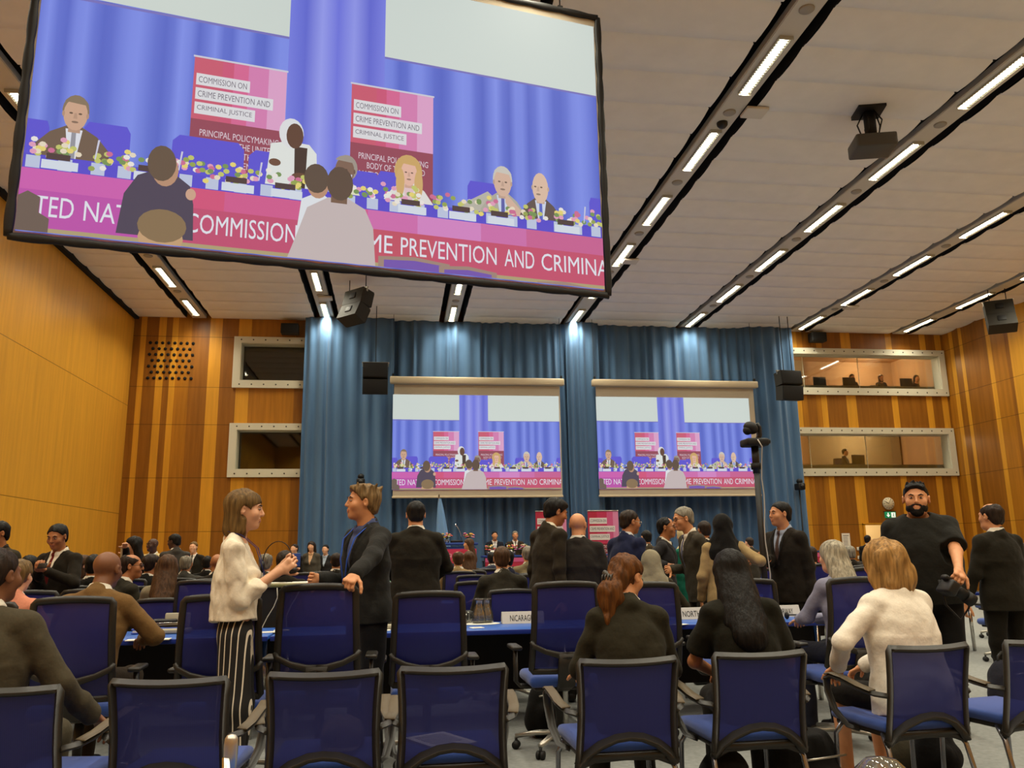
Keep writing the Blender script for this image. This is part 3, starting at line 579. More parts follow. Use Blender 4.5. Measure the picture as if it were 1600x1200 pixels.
# ================================================================ hanging loudspeakers, projector, wall fittings
SPK = mat('speaker_grille', (20, 19, 17), .75, bump=.4, bscale=400); SPKB = mat('speaker_cabinet', (44, 41, 33), .7)
def array_speaker(loc, rz, tilt, lbl, rods, boxes=2):
    t = thing('loudspeaker', lbl, 'loudspeaker', loc, rz, 'hanging loudspeakers')
    for i in range(boxes):
        a = tilt+math.radians(11)*i; R_ = Matrix.Rotation(a, 3, 'X'); c = Vector((0, .02-.10*i*math.sin(tilt+.1), -.22-.43*i))
        c = Vector((0, 0, -.22)) if i == 0 else Vector((0, 0, -.22))+Matrix.Rotation(tilt+math.radians(5), 3, 'X') @ Vector((0, 0, -.43))
        m = MB(); m.prism([(-.16, -.2), (.2, -.21), (.2, .21), (-.16, .2)], c+R_ @ Vector((-.34, 0, 0)), R_ @ Vector((0, -1, 0)), R_ @ Vector((0, 0, 1)), -.68); m.build('cabinet', SPKB, t)
        m = MB(); m.rbox(c+R_ @ Vector((0, -.215, 0)), (.66, .03, .40), .012, R_); m.build('grille', SPK, t)
        m = MB(); m.rbox(c+R_ @ Vector((0, .165, .02)), (.2, .03, .16), .01, R_); m.build('rear_handle', BLACKM, t)
    m = MB(); m.box((0, 0, .02), (.74, .05, .04)); m.box((-.34, 0, -.03), (.03, .05, .1)); m.box((.34, 0, -.03), (.03, .05, .1)); m.build('bracket', ALU, t)
    m = MB()
    for x in rods: m.cyl((x, 0, .03), (x, 0, RZ-loc[2]), .012, n=6)
    m.build('hanging_rod', BLACKM, t)
array_speaker((-.64, 22.4, 6.55), 0, .0, 'black loudspeaker hanging in front of the blue curtain at left', (0,))
array_speaker((11.35, 22.4, 6.5), .12, math.radians(-6), 'black loudspeaker hanging at the right end of the curtain', (-.12, .16))
array_speaker((-1.05, 20.0, 7.85), 2.35, math.radians(14), 'black loudspeaker seen from behind, hanging below the big screen', (-.3, .3))
array_speaker((16.05, 19.4, 7.85), 2.6, math.radians(16), 'black loudspeaker hanging near the ceiling at the right wall', (-.2, .2))
t = thing('projector', 'black projector hanging from the ceiling on a short pole', 'projector', (7.38, 11.1, RZ), -.25)
m = MB(); m.box((0, 0, -.03), (.42, .42, .06)); m.build('ceiling_plate', BLACKM, t); m = MB(); m.cyl((0, 0, -.05), (0, 0, -.5), .09); m.build('pole', BLACKM, t)
m = MB()
for k in range(5): m.tube([(.1*math.cos(k*1.3), .1*math.sin(k*1.3), -.06), (.19*math.cos(k*1.3+.4), .19*math.sin(k*1.3+.4), -.25), (.12*math.cos(k*1.3+.2), .12*math.sin(k*1.3+.2), -.5)], .012, 6)
m.build('cable', BLACKM, t)
m = MB(); m.rbox((0, 0, -.63), (.62, .5, .22), .03); m.build('body', mat('projector_grey', (74, 70, 62), .5), t); m = MB(); m.cyl((.14, .25, -.62), (.14, .31, -.62), .075); m.build('lens', BLACK, t)
for k, (x, y, z, lb) in enumerate([(13.15, 23.85, 7.95, 'small black loudspeaker under the ceiling above the right booth window'), (-3.15, 23.85, 7.85, 'small black loudspeaker under the ceiling above the left booth window')]):
    t = thing('wall_speaker', lb, 'loudspeaker', (x, y, z), 0, 'small wall loudspeakers'); m = MB(); m.rbox((0, -.1, 0), (.5, .28, .3), .02); m.build('cabinet', BLACKM, t); m = MB(); m.rbox((0, -.25, 0), (.46, .02, .26), .01); m.build('grille', SPK, t); m = MB(); m.box((0, .06, .1), (.08, .12, .08)); m.build('bracket', BLACKM, t)
t = thing('wall_vent', 'square field of round black holes in the wood wall at upper left', 'vent', (-6.46, 23.99, 6.91)); h0 = None
for r_ in range(7):
    for k in range(8 if r_ % 2 == 0 else 7):
        if h0 is None: m = MB(); m.cyl((0, -.006, 0), (0, .02, 0), .045, n=12); h0 = m.build('hole', SLOT, t); o = h0
        else: o = h0.copy(); COL.objects.link(o); o.parent = t
        o.location = (-.59+(.0 if r_ % 2 == 0 else .084)+k*.168, 0, .52-r_*.172)
t = thing('wall_clock', 'round white wall clock above the green exit sign', 'clock', (15.1, 23.99, 2.72)); Rm = mat('clock_face', (216, 204, 172), .5)
m = MB(); m.cyl((0, 0, 0), (0, -.05, 0), .185, n=32); m.build('case', Rm, t)
m = MB()
for k in range(12): a = k*PI/6; m.box((.15*math.sin(a), -.053, .15*math.cos(a)), (.014, .006, .035), Matrix.Rotation(a, 3, 'Y'))
m.build('hour_mark', DTXT, t)
for a, l, w_ in ((math.radians(-62), .1, .018), (math.radians(118-180+5), .0, .0), (math.radians(28), .13, .006), (math.radians(-58), .13, .01)):
    if l: m = MB(); m.box((l/2*math.sin(a), -.058, l/2*math.cos(a)), (w_, .006, l), Matrix.Rotation(a, 3, 'Y')); m.build('hand', BLACKM, t)
t = thing('exit_sign', 'green and white emergency exit sign under the wall clock', 'exit sign', (15.12, 23.98, 2.37)); GREEN = mat('exit_green', (20, 132, 84), .5, emit=lin((20, 132, 84)), estr=.25)
m = MB(); m.rbox((0, -.02, 0), (.36, .05, .19), .01); m.box((0, -.0, .105), (.4, .06, .02), mi=1); m.build('box', [GREEN, BLACKM], t)
m = MB(); wl = mat('exit_white', (236, 240, 230), .5, emit=(.8, .85, .8), estr=.5); m.box((-.085, -.05, .025), (.03, .006, .09)); m.prism([(-.06, 0), (.06, 0), (0, -.07)], (-.085, -.052, .0), (1, 0, 0), (0, 0, 1), .005)
m.box((.085, -.05, 0), (.13, .006, .15)); m.build('pictogram', wl, t)
m = MB(); m.ell((.1, -.055, .045), (.014, .004, .014)); m.box((.09, -.055, .005), (.02, .005, .06), Matrix.Rotation(.3, 3, 'Y')); m.box((.07, -.055, -.035), (.012, .005, .05), Matrix.Rotation(.6, 3, 'Y')); m.box((.105, -.055, -.035), (.012, .005, .05), Matrix.Rotation(-.5, 3, 'Y')); m.build('running_figure', GREEN, t)
m = MB(); m.box((0, 0, 0), (.26, .01, .4)); m.box((0, -.006, .13), (.18, .003, .02), mi=1)
for k in range(6): m.box((-.02, -.006, .08-k*.045), (.14, .003, .012), mi=1)
o = m.build('notice', [PAPER, DTXT], label='white printed notice pinned to the wood wall left of the door', cat='notice'); o.location = (13.6, 23.99, 1.63)
for k, z in enumerate((1.36, 1.1)):
    m = MB(); m.rbox((0, 0, 0), (.1, .02, .1), .006); o = m.build('light_switch', WHITE, label=['white switch beside the door, upper of the two', 'white switch beside the door, lower of the two'][k], cat='switch', group='switches by the door'); o.location = (13.97, 23.985, z)
def small_camera(loc, lbl):
    t = thing('small_camera', lbl, 'camera', loc); m = MB(); m.rbox((0, 0, 0), (.22, .3, .2), .03); m.build('body', BLACKM, t); m = MB(); m.cyl((0, -.15, 0), (0, -.2, 0), .06); m.build('lens', BLACK, t); m = MB(); m.cyl((0, .05, -.05), (0, .05, -loc[2]), .02); m.ell((0, 0, .16), (.09, .1, .08)); m.build('mount', BLACKM, t)
small_camera((-1.0, 23.1, 3.35), 'small black camera in front of the curtain above the suited man at the chair'); small_camera((11.9, 23.3, 3.2), 'small black camera at the wall edge left of the wall clock')
# camera pole among the delegates
p = at_y(1187, 800, 7.62); t = thing('camera_pole', 'tall black pole carrying a round camera in front of right screen', 'camera stand', (p.x, 7.62, 0))
zt = at_y(1180, 692, 7.62).z
m = MB(); m.cyl((0, 0, .05), (0, 0, zt-.03), .028); m.cyl((0, 0, zt-.3), (0, 0, zt-.03), .035); m.build('pole', BLACK, t); m = MB(); m.cyl((0, 0, zt-.26), (0, 0, zt-.2), .05); m.build('collar', BLACKM, t)
for k in range(3): a = k*2*PI/3+.5; m = MB(); m.tube([(0, 0, .5), (.15*math.cos(a), .15*math.sin(a), .02)], .016); m.build('leg', BLACKM, t)
m = MB(); m.rbox((.0, 0, zt+.0), (.23, .2, .075), .02); m.rbox((.09, 0, zt+.005), (.09, .18, .05), .02); m.build('base', BLACKM, t)
m = MB(); m.sweep([(.03, 0, zt+.02), (.055, 0, zt+.07), (.055, 0, zt+.15), (.03, 0, zt+.19)], .08, .03, (0, 1, 0)); m.build('yoke', BLACK, t)
m = MB(); m.ell((-.035, -.02, zt+.145), (.075, .062, .06), Matrix.Rotation(.5, 3, 'Y')); m.ell((-.07, -.02, zt+.12), (.045, .05, .045)); m.build('camera_head', BLACKM, t)
m = MB(); m.tube([(-.01, -.1, zt+.02), (.02, -.12, zt-.05), (.035, -.05, zt-.2)]+[(.03+.012*math.sin(k*1.3), -.034, zt-.35-.15*k) for k in range(9)], .006, 6); m.build('cable', mat('cable_grey', (190, 184, 170), .5), t)
# ================================================================ chairs
MESHB = clear_mat('mesh_blue', (.30, .31, .56), .86, (35, 40, 112), .03, weave=True)
SEATB = mat('seat_blue', (40, 72, 148), .9, bump=.2, bscale=500, sheen=.3)
CFRAME = mat('chair_frame', (38, 35, 30), .42); CPAD = mat('armrest_pad', (92, 80, 60), .5)
LEGB = mat('leg_blue_chrome', (150, 152, 160), .22, .9)
def arc(p, q, bow, n=9):
    p, q, bow = Vector(p), Vector(q), Vector(bow); return [p+(q-p)*(i/n)+bow*(1-(2*i/n-1)**2) for i in range(n+1)]
def back_y(z): return -.215-.16*(z-.40)                       # the back leans away
def make_visitor():
    t = thing('visitor_chair', 'x', 'chair'); V = Vector
    hw = lambda z: .225-.012*math.sin((z-.38)/.46*PI)
    side = lambda s: [V((s*hw(z), back_y(z), z)) for z in (.38, .46, .54, .62, .70, .78, .822)]
    m = MB()
    L, R_ = side(-1), side(1)
    top = arc(L[-1]+V((.006, 0, .012)), R_[-1]+V((-.006, 0, .012)), (0, -.03, -.008), 12)
    m.sweep(L+top+R_[::-1], .04, .034, (0, 1, 0), r=.5)
    m.sweep([V((-.225, back_y(.40), .385)), V((-.19, back_y(.44), .43)), V((-.13, back_y(.5)-.012, .475)), V((-.06, back_y(.52)-.02, .503)), V((0, back_y(.52)-.022, .51)), V((.06, back_y(.52)-.02, .503)), V((.13, back_y(.5)-.012, .475)), V((.19, back_y(.44), .43)), V((.225, back_y(.40), .385))], .05, [.05, .046, .042, .04, .04, .04, .042, .046, .05], (0, 1, 0), r=.5)
    m.sweep([V((-.225, back_y(.38)+.01, .385)), V((-.15, back_y(.38)+.02, .412)), V((0, back_y(.38)+.02, .418)), V((.15, back_y(.38)+.02, .412)), V((.225, back_y(.38)+.01, .385))], .03, .042, (0, 1, 0))
    m.build('back_frame', CFRAME, t)
    m = MB(); nx, nz = 14, 10; vs = []
    for j in range(nz+1):
        for i in range(nx+1):
            u = i/nx*2-1; zb = .40+.105*(1-u*u); z = zb+(.825-zb)*j/nz; vs.append((u*(hw(z)-.004), back_y(z)-.026*(1-u*u), z))
    m.add(vs, [(j*(nx+1)+i, j*(nx+1)+i+1, (j+1)*(nx+1)+i+1, (j+1)*(nx+1)+i) for j in range(nz) for i in range(nx)], 0, True); m.build('back_mesh', MESHB, t)
    m = MB(); m.rbox((0, .02, .455), (.45, .46, .055), .026, seg=3); m.build('seat', SEATB, t)
    m = MB(); m.rbox((0, .0, .42), (.42, .44, .03), .01); m.build('seat_shell', CFRAME, t)
    for s in (-1, 1):
        m = MB(); P_ = [(s*.226, back_y(.62), .61), (s*.262, -.20, .615), (s*.282, -.12, .63), (s*.288, .0, .655), (s*.288, .10, .664), (s*.286, .155, .645), (s*.28, .165, .58), (s*.27, .13, .49), (s*.25, .06, .425), (s*.21, .02, .41)]
        m.sweep(P_, [.035, .04, .045, .048, .048, .046, .044, .042, .036, .03], .024, (1, 0, 0), r=.5); ar = m.build('armrest', CFRAME, t)
        m = MB(); m.sweep([(s*.268, -.19, .63), (s*.284, -.11, .645), (s*.289, .0, .669), (s*.289, .10, .678), (s*.288, .145, .668)], .046, .008, (1, 0, 0), r=.5); m.build('armrest_pad', CPAD, ar)
        m = MB(); m.tube([(s*.205, .17, .42), (s*.228, .20, .36), (s*.235, .215, .005)], .0125, 10); m.build('leg', LEGB, t)
        m = MB(); m.tube([(s*.205, -.15, .42), (s*.222, -.205, .36), (s*.238, -.30, .005)], .0125, 10); m.build('leg', LEGB, t)
    return t
def make_swivel():
    t = thing('swivel_chair', 'x', 'chair'); V = Vector
    by = lambda z: -.22-.13*(z-.55)-.035*math.sin((z-.55)/.55*PI)
    hw = lambda z: .232-.02*(z-.56)/.54
    zs = [.56, .66, .76, .86, .96, 1.05, 1.085]
    L = [V((-hw(z), by(z), z)) for z in zs]; R_ = [V((hw(z), by(z), z)) for z in zs]
    m = MB(); top = arc(L[-1]+V((.014, 0, .016)), R_[-1]+V((-.014, 0, .016)), (0, -.03, .012), 12); bot = arc(R_[0]+V((-.01, 0, -.012)), L[0]+V((.01, 0, -.012)), (0, -.02, 0), 8)
    m.sweep(L+top+R_[::-1]+bot, .03, .042, (0, 1, 0), closed=True, r=.4); m.build('back_frame', CFRAME, t)
    m = MB(); nx, nz = 12, 12; vs = []
    for j in range(nz+1):
        z = .555+.54*j/nz
        for i in range(nx+1): u = i/nx*2-1; vs.append((u*(hw(z)-.006), by(z)-.028*(1-u*u), z))
    m.add(vs, [(j*(nx+1)+i, j*(nx+1)+i+1, (j+1)*(nx+1)+i+1, (j+1)*(nx+1)+i) for j in range(nz) for i in range(nx)], 0, True); m.build('back_mesh', MESHB, t)
    m = MB()
    for s in (-1, 1): m.sweep([V((s*.24, by(.74)-.005, .745)), V((s*.225, by(.72)-.02, .715)), V((s*.15, by(.68)-.045, .68)), V((s*.06, by(.65)-.055, .655)), V((s*.0, by(.65)-.058, .65))], .024, [.03, .035, .035, .042, .05], (0, 1, 0))
    m.sweep([V((0, by(.66)-.058, .665)), V((0, by(.55)-.06, .55)), V((0, -.24, .46)), V((0, -.1, .41)), V((0, .05, .405))], [.13, .13, .12, .1, .1], .028, (1, 0, 0)); m.build('back_support', CFRAME, t)
    m = MB(); m.rbox((0, .03, .475), (.48, .48, .075), .035, seg=3); m.build('seat', SEATB, t); m = MB(); m.rbox((0, .03, .428), (.40, .40, .03), .01); m.build('seat_shell', CFRAME, t)
    for s in (-1, 1):
        m = MB(); m.sweep([(s*.2, .0, .425), (s*.275, .0, .43), (s*.305, .0, .46), (s*.305, .0, .67)], .07, .024, (0, 1, 0)); ar = m.build('armrest', CFRAME, t)
        m = MB(); m.rbox((s*.305, .03, .683), (.075, .24, .028), .012); m.build('armrest_pad', CFRAME, ar)
    m = MB(); m.cyl((0, .02, .42), (0, .02, .12), .028, n=12); m.build('gas_column', BLACK, t)
    m = MB(); m.lathe([(0, .06), (.05, .06), (.055, .13), (.03, .14)], (0, .02, 0))
    for k in range(5):
        a = k*2*PI/5+.3; d = V((math.cos(a), math.sin(a), 0)); m.sweep([V((0, .02, .115))+d*.03, V((0, .02, .11))+d*.16, V((0, .02, .085))+d*.31], [.05, .045, .034], .03, d.cross(V((0, 0, 1))))
    sb = m.build('star_base', ALU, t)
    for k in range(5):
        a = k*2*PI/5+.3; c = V((.305*math.cos(a), .02+.305*math.sin(a), .028)); q = V((-math.sin(a), math.cos(a), 0)); m = MB()
        for sd in (-1, 1): m.cyl(c+q*(.006*sd), c+q*(.024*sd), .028, n=14)
        m.cyl(c+V((0, 0, 0)), c+V((0, 0, .05)), .01, n=8); m.build('caster', BLACKM, sb)
    return t
PROTO = {}
def place_chair(kind, x, y, rz, lbl, dz=0.0, group=None):
    if kind not in PROTO: PROTO[kind] = make_visitor() if kind == 'v' else make_swivel(); o = PROTO[kind]
    else: o = copy_tree(PROTO[kind])
    o.location = (x, y, 0); o.rotation_euler = (0, 0, rz); o.scale = (1, 1, 1); o['label'] = lbl
    if group: o['group'] = group
    if dz:                                                      # seat height set higher or lower, base stays put
        for c in o.children:
            if not c.name.startswith(('star_base', 'caster', 'gas_column')): c.location.z += dz
            elif c.name.startswith('gas_column'): c.scale.z = (.42+dz-.12)/.30; c.location.z = .12-.12*c.scale.z
    return o
G1 = 'blue mesh visitor chairs of the front row'; G2 = 'blue mesh swivel chairs at the near table'
def vx(px, Y, z=.6):                                            # x where a column of the photograph meets depth Y
    return at_y(px, 870-(z-CAM_H)*CAM_F/Y, Y).x
FRONT = [(20, 3.55, -.16, 'visitor chair under the man in grey brown suit at the left edge'), (272, 3.62, -.08, 'empty visitor chair left of the woman in striped trousers'), (506, 3.68, .0, 'empty visitor chair with a dark cap lying on its seat'),
         (708, 3.72, .0, 'empty visitor chair with a white paper on its seat, centre of the front row'), (981, 3.78, .02, 'visitor chair under the woman with auburn ponytail'), (1188, 3.86, .03, 'visitor chair under the woman with long black hair'),
         (1449, 3.92, .1, 'visitor chair under the woman in white jacket'), (1622, 4.0, .16, 'visitor chair cut by the right edge of the photo')]
for px, Y, rz, lb in FRONT: place_chair('v', vx(px, Y), Y+.27, rz, lb, group=G1)
NEAR = [(113, 5.3, .06, 'swivel chair behind the bald man in brown suit', -.02), (350, 5.2, -.04, 'swivel chair partly hidden by the woman in white blouse', .0), (498, 5.15, .0, 'tall swivel chair held by the man in charcoal jacket', .05), (670, 5.55, .0, 'swivel chair left of the water carafe', -.02),
        (882, 5.65, .02, 'swivel chair in front of the white name plate NICARAGUA', .02), (1008, 5.8, .03, 'swivel chair right of the auburn haired woman', .0), (1166, 6.05, .0, 'swivel chair beyond the woman with long black hair', -.0), (1334, 5.35, .08, 'swivel chair under the grey haired woman in lavender jacket', .02)]
for px, Y, rz, lb, dz in NEAR: place_chair('s', vx(px, Y, .9), Y+.25, rz, lb, dz, G2)
MID = [('s', 143, 7.85, .0, 'swivel chair between the bald man and the man in dark glasses', -.03), ('s', 330, 7.75, -.3, 'swivel chair turned aside left of the white blouse', .03), ('s', 797, 7.72, .05, 'swivel chair under the brown haired man in dark suit', -.1), ('s', 743, 9.0, .0, 'swivel chair behind the water carafe, seat back dark', -.06),
       ('s', 222, 8.7, .0, 'swivel chair left of the woman with long brown hair', -.04), ('s', 45, 7.75, .1, 'swivel chair behind the person in salmon jacket', -.03), ('s', 1362, 8.2, .0, 'swivel chair behind the curly blond hair', .03), ('s', 258, 7.85, .0, 'chair under the woman with long brown hair', -.12), ('v', 182, 7.95, -.7, 'chair under the man in dark glasses', 0),
       ('v', 1022, 7.75, .0, 'chair under the seated person in grey headscarf', .0)]
for k, px, Y, rz, lb, dz in MID: place_chair(k, vx(px, Y, .9), Y+.22, rz, 'blue mesh '+lb, dz, 'blue mesh chairs of the middle rows')
FARN = [0]
def far_chair(x, y, rz, z=0.0):
    FARN[0] += 1; o = place_chair('s', x, y, rz, 'blue mesh swivel chair in the far rows between the seated delegates', -.02+.03*math.sin(FARN[0]*1.7), 'blue mesh chairs of the far rows'); o.location.z = z; return o
for k, (px, Y, rz) in enumerate([(228, 11.3, .0), (305, 9.9, .1), (316, 11.2, .0), (478, 13.2, 0), (505, 13.4, 0), (738, 11.1, 0), (752, 16.4, 0), (766, 13.2, 0), (1325, 13.4, 0), (1337, 11.2, 0), (1353, 12.2, 0), (640, 13.4, 0), (60, 11.2, 0), (1210, 12.6, 0), (1592, 9.0, .1), (1575, 11.4, 0)]): far_chair(vx(px, Y, .95), Y+.22, rz+.05*math.sin(k*3))

# ================================================================ tables
TBL = mat('table_blue', (42, 92, 176), .35); TEDGE = mat('table_edge', (22, 44, 130), .4); TDARK = mat('table_skirt', (26, 24, 22), .8)
def table(x0, x1, y0, depth, lbl, panel=True):
    t = thing('conference_table', lbl, 'table', ((x0+x1)/2, y0+depth/2, 0), 0, 'long blue conference tables'); L_ = x1-x0
    m = MB(); m.rbox((0, 0, .725), (L_, depth, .03), .006); m.build('tabletop', TBL, t); m = MB(); m.rbox((0, -depth/2, .722), (L_, .012, .036), .004); m.build('edge_strip', TEDGE, t)
    if panel: m = MB(); m.box((0, depth/2-.04, .43), (L_-.1, .02, .5)); m.build('modesty_panel', TDARK, t)
    n = max(2, int(L_/1.7)+1)
    for i in range(n):
        x = -L_/2+.12+(L_-.24)*i/(n-1)
        for y in (-depth/2+.1, depth/2-.1): m = MB(); m.cyl((x, y, 0), (x, y, .715), .022); m.build('leg', CHROME, t)
    return t
table(-3.9, -.95, 6.62, .82, 'blue table with folders beside the bald man in brown suit'); table(-.93, 1.45, 6.62, .82, 'blue table carrying the carafe and the name plate NICARAGUA'); table(1.47, 3.9, 6.62, .82, 'blue table with the name plates NORTH and NORWAY'); table(-6.6, -3.95, 6.9, .82, 'blue table at the left edge of the hall')
table(-5.2, -.7, 9.5, .8, 'blue table behind the woman with long brown hair'); table(-.3, 3.0, 10.62, .7, 'blue table in the second block behind the carafe'); table(3.3, 7.6, 10.2, .8, 'blue table beyond the people shaking hands'); table(-5, 0, 14.4, .8, 'long blue table far back at the left'); table(1, 9, 14.4, .8, 'long blue table far back at the right')
# ================================================================ people: bodies and clothes grown as smooth implicit surfaces
F32 = np.float32
class Field:
    """union of soft solids, meshed by surface nets"""
    def __init__(self): self.ops = []
    def cone(self, a, b, ra, rb, k=.03, flat=None, mode='u'):
        a = np.array(a, float); b = np.array(b, float); r = max(ra, rb)+.02
        lo, hi = np.minimum(a, b)-r, np.maximum(a, b)+r
        def fn(X, Y, Z):
            aa, bb = a, b; PX, PY, PZ = X, Y, Z
            if flat is not None:
                n = np.array(flat[0], float); n /= np.linalg.norm(n); g = 1/flat[1]-1; m = (a+b)/2
                t = ((X-m[0])*n[0]+(Y-m[1])*n[1]+(Z-m[2])*n[2])*g; PX, PY, PZ = X+t*n[0], Y+t*n[1], Z+t*n[2]
                aa = a+n*((a-m)@n)*g; bb = b+n*((b-m)@n)*g
            d = bb-aa; L2 = max(d@d, 1e-9); h = np.clip(((PX-aa[0])*d[0]+(PY-aa[1])*d[1]+(PZ-aa[2])*d[2])/L2, 0, 1)
            return np.sqrt((PX-aa[0]-d[0]*h)**2+(PY-aa[1]-d[1]*h)**2+(PZ-aa[2]-d[2]*h)**2)-(ra+(rb-ra)*h)
        self.ops.append((mode, fn, lo, hi, k)); return self
    def ell(self, c, r, R=None, k=.03, mode='u'):
        c = np.array(c, float); r = np.array(r, float); M = None if R is None else np.array(R); e = np.full(3, r.max()+.02) if M is not None else r+.02
        def fn(X, Y, Z):
            x, y, z = X-c[0], Y-c[1], Z-c[2]
            if M is not None: x, y, z = M[0, 0]*x+M[1, 0]*y+M[2, 0]*z, M[0, 1]*x+M[1, 1]*y+M[2, 1]*z, M[0, 2]*x+M[1, 2]*y+M[2, 2]*z
            k0 = np.sqrt((x/r[0])**2+(y/r[1])**2+(z/r[2])**2); k1 = np.sqrt((x/r[0]**2)**2+(y/r[1]**2)**2+(z/r[2]**2)**2)
            return k0*(k0-1)/np.maximum(k1, 1e-6)
        self.ops.append((mode, fn, c-e, c+e, k)); return self
    def cut(self, fn): self.ops.append(('i', fn, None, None, 0)); return self       # keep where fn < 0
    def carve(self, fn): self.ops.append(('c', fn, None, None, 0)); return self     # drop where fn < 0
    def ridge(self, fn, t): self.ops.append(('r', fn, None, None, t)); return self  # thicken by t where fn < 0
    def noise(self, amp, fr, seed=0, zs=1.0): self.ops.append(('n', (amp, fr, seed, zs), None, None, 0)); return self
    def mesh(self, h, smooth=1):
        us = [o for o in self.ops if o[0] == 'u']
        lo = np.min([o[2]-o[4] for o in us], 0)-2*h; hi = np.max([o[3]+o[4] for o in us], 0)+2*h
        N = np.ceil((hi-lo)/h).astype(int)+1
        ax = [(lo[i]+h*np.arange(N[i])).astype(F32) for i in range(3)]
        D = np.full(N, .3, F32)
        G = (ax[0][:, None, None], ax[1][None, :, None], ax[2][None, None, :])
        for mode, fn, l, u, k in self.ops:
            if mode in 'us':
                i0 = np.clip(np.floor((l-k-lo)/h).astype(int), 0, N-1); i1 = np.clip(np.ceil((u+k-lo)/h).astype(int)+1, 1, N)
                if (i1 <= i0).any(): continue
                sl = tuple(slice(a, b) for a, b in zip(i0, i1)); d = fn(G[0][i0[0]:i1[0]], G[1][:, i0[1]:i1[1]], G[2][:, :, i0[2]:i1[2]]); A = D[sl]
                if mode == 'u':
                    t = np.clip(.5+.5*(A-d)/k, 0, 1); D[sl] = A+(d-A)*t-k*t*(1-t)
                else:
                    t = np.clip(.5-.5*(A+d)/k, 0, 1); D[sl] = A+(-d-A)*t+k*t*(1-t)
            elif mode == 'i': D = np.maximum(D, fn(*G).astype(F32))
            elif mode == 'c': D = np.maximum(D, -fn(*G).astype(F32))
            elif mode == 'r': D = np.minimum(D, np.maximum(D-k, fn(*G).astype(F32)))
            elif mode == 'n':
                a, fr, sd, zs = fn; X, Y, Z = G; q = sd*1.7
                D = D+(a*(np.sin(X*fr+2.1*np.sin(Z*fr*.6*zs+q)+q)*np.sin(Y*fr*1.1+1.7*np.sin(X*fr*.7+q))+.6*np.sin(Z*fr*1.3*zs+2*np.sin((X+Y)*fr*.8+q)))).astype(F32)
        ins = D < 0
        n0, n1, n2 = N; cs = [(a, b, c) for a in (0, 1) for b in (0, 1) for c in (0, 1)]
        cnt = np.zeros((n0-1, n1-1, n2-1), np.uint8)
        for a, b, c in cs: cnt += ins[a:n0-1+a, b:n1-1+b, c:n2-1+c]
        I, J, K = np.nonzero((cnt > 0) & (cnt < 8)); idx = np.full(cnt.shape, -1, np.int32); idx[I, J, K] = np.arange(len(I))
        acc = np.zeros((len(I), 3)); w = np.zeros(len(I))
        for axis in range(3):
            for p in (0, 1):
                for q in (0, 1):
                    o = [0, 0, 0]; oth = [i for i in range(3) if i != axis]; o[oth[0]] = p; o[oth[1]] = q; e = o.copy(); e[axis] = 1
                    da = D[I+o[0], J+o[1], K+o[2]]; db = D[I+e[0], J+e[1], K+e[2]]; m = (da < 0) != (db < 0)
                    t = np.where(m, da/np.where(m, da-db, 1), 0); pos = np.zeros((len(I), 3)); pos += o; pos[:, axis] = t
                    acc += pos*m[:, None]; w += m
        V = lo+h*(np.stack([I, J, K], 1)+acc/w[:, None])
        faces = []
        for axis in range(3):
            o1, o2 = [i for i in range(3) if i != axis]; s0 = [slice(None)]*3; s1 = [slice(None)]*3
            s0[axis] = slice(0, -1); s1[axis] = slice(1, None); A, B = ins[tuple(s0)], ins[tuple(s1)]
            C = np.nonzero(A != B); C = np.stack(C, 1); ok = np.all((C[:, [o1, o2]] >= 1) & (C[:, [o1, o2]] < N[[o1, o2]]-1), 1); C = C[ok]
            def g(d1, d2):
                c = C.copy(); c[:, o1] += d1; c[:, o2] += d2; return idx[c[:, 0], c[:, 1], c[:, 2]]
            Q = np.stack([g(-1, -1), g(0, -1), g(0, 0), g(-1, 0)], 1); fl = A[C[:, 0], C[:, 1], C[:, 2]]
            if axis == 1: fl = ~fl
            Q[~fl] = Q[~fl][:, ::-1]; faces.append(Q)
        Fc = np.concatenate(faces)
        for _ in range(smooth):                                # one relaxation pass
            s = np.zeros_like(V); n = np.zeros(len(V))
            for i in range(4): np.add.at(s, Fc[:, i], V[Fc[:, (i+1) % 4]]+V[Fc[:, (i+3) % 4]]); np.add.at(n, Fc[:, i], 2)
            V = V*.5+.5*s/np.maximum(n, 1)[:, None]
        return V, Fc
    def build(self, name, m, h, parent, smooth=1, **kw):
        V, Fc = self.mesh(h, smooth); me = bpy.data.meshes.new(name); me.vertices.add(len(V)); me.vertices.foreach_set('co', V.astype(F32).ravel())
        me.loops.add(Fc.size); me.loops.foreach_set('vertex_index', Fc.ravel().astype(np.int32)); me.polygons.add(len(Fc)); me.polygons.foreach_set('loop_start', np.arange(0, Fc.size, 4, dtype=np.int32))
        me.polygons.foreach_set('loop_total', np.full(len(Fc), 4, np.int32)); me.polygons.foreach_set('use_smooth', np.ones(len(Fc), bool)); me.materials.append(m); me.update(calc_edges=True); me.validate()
        return link(name, me, parent, **kw)

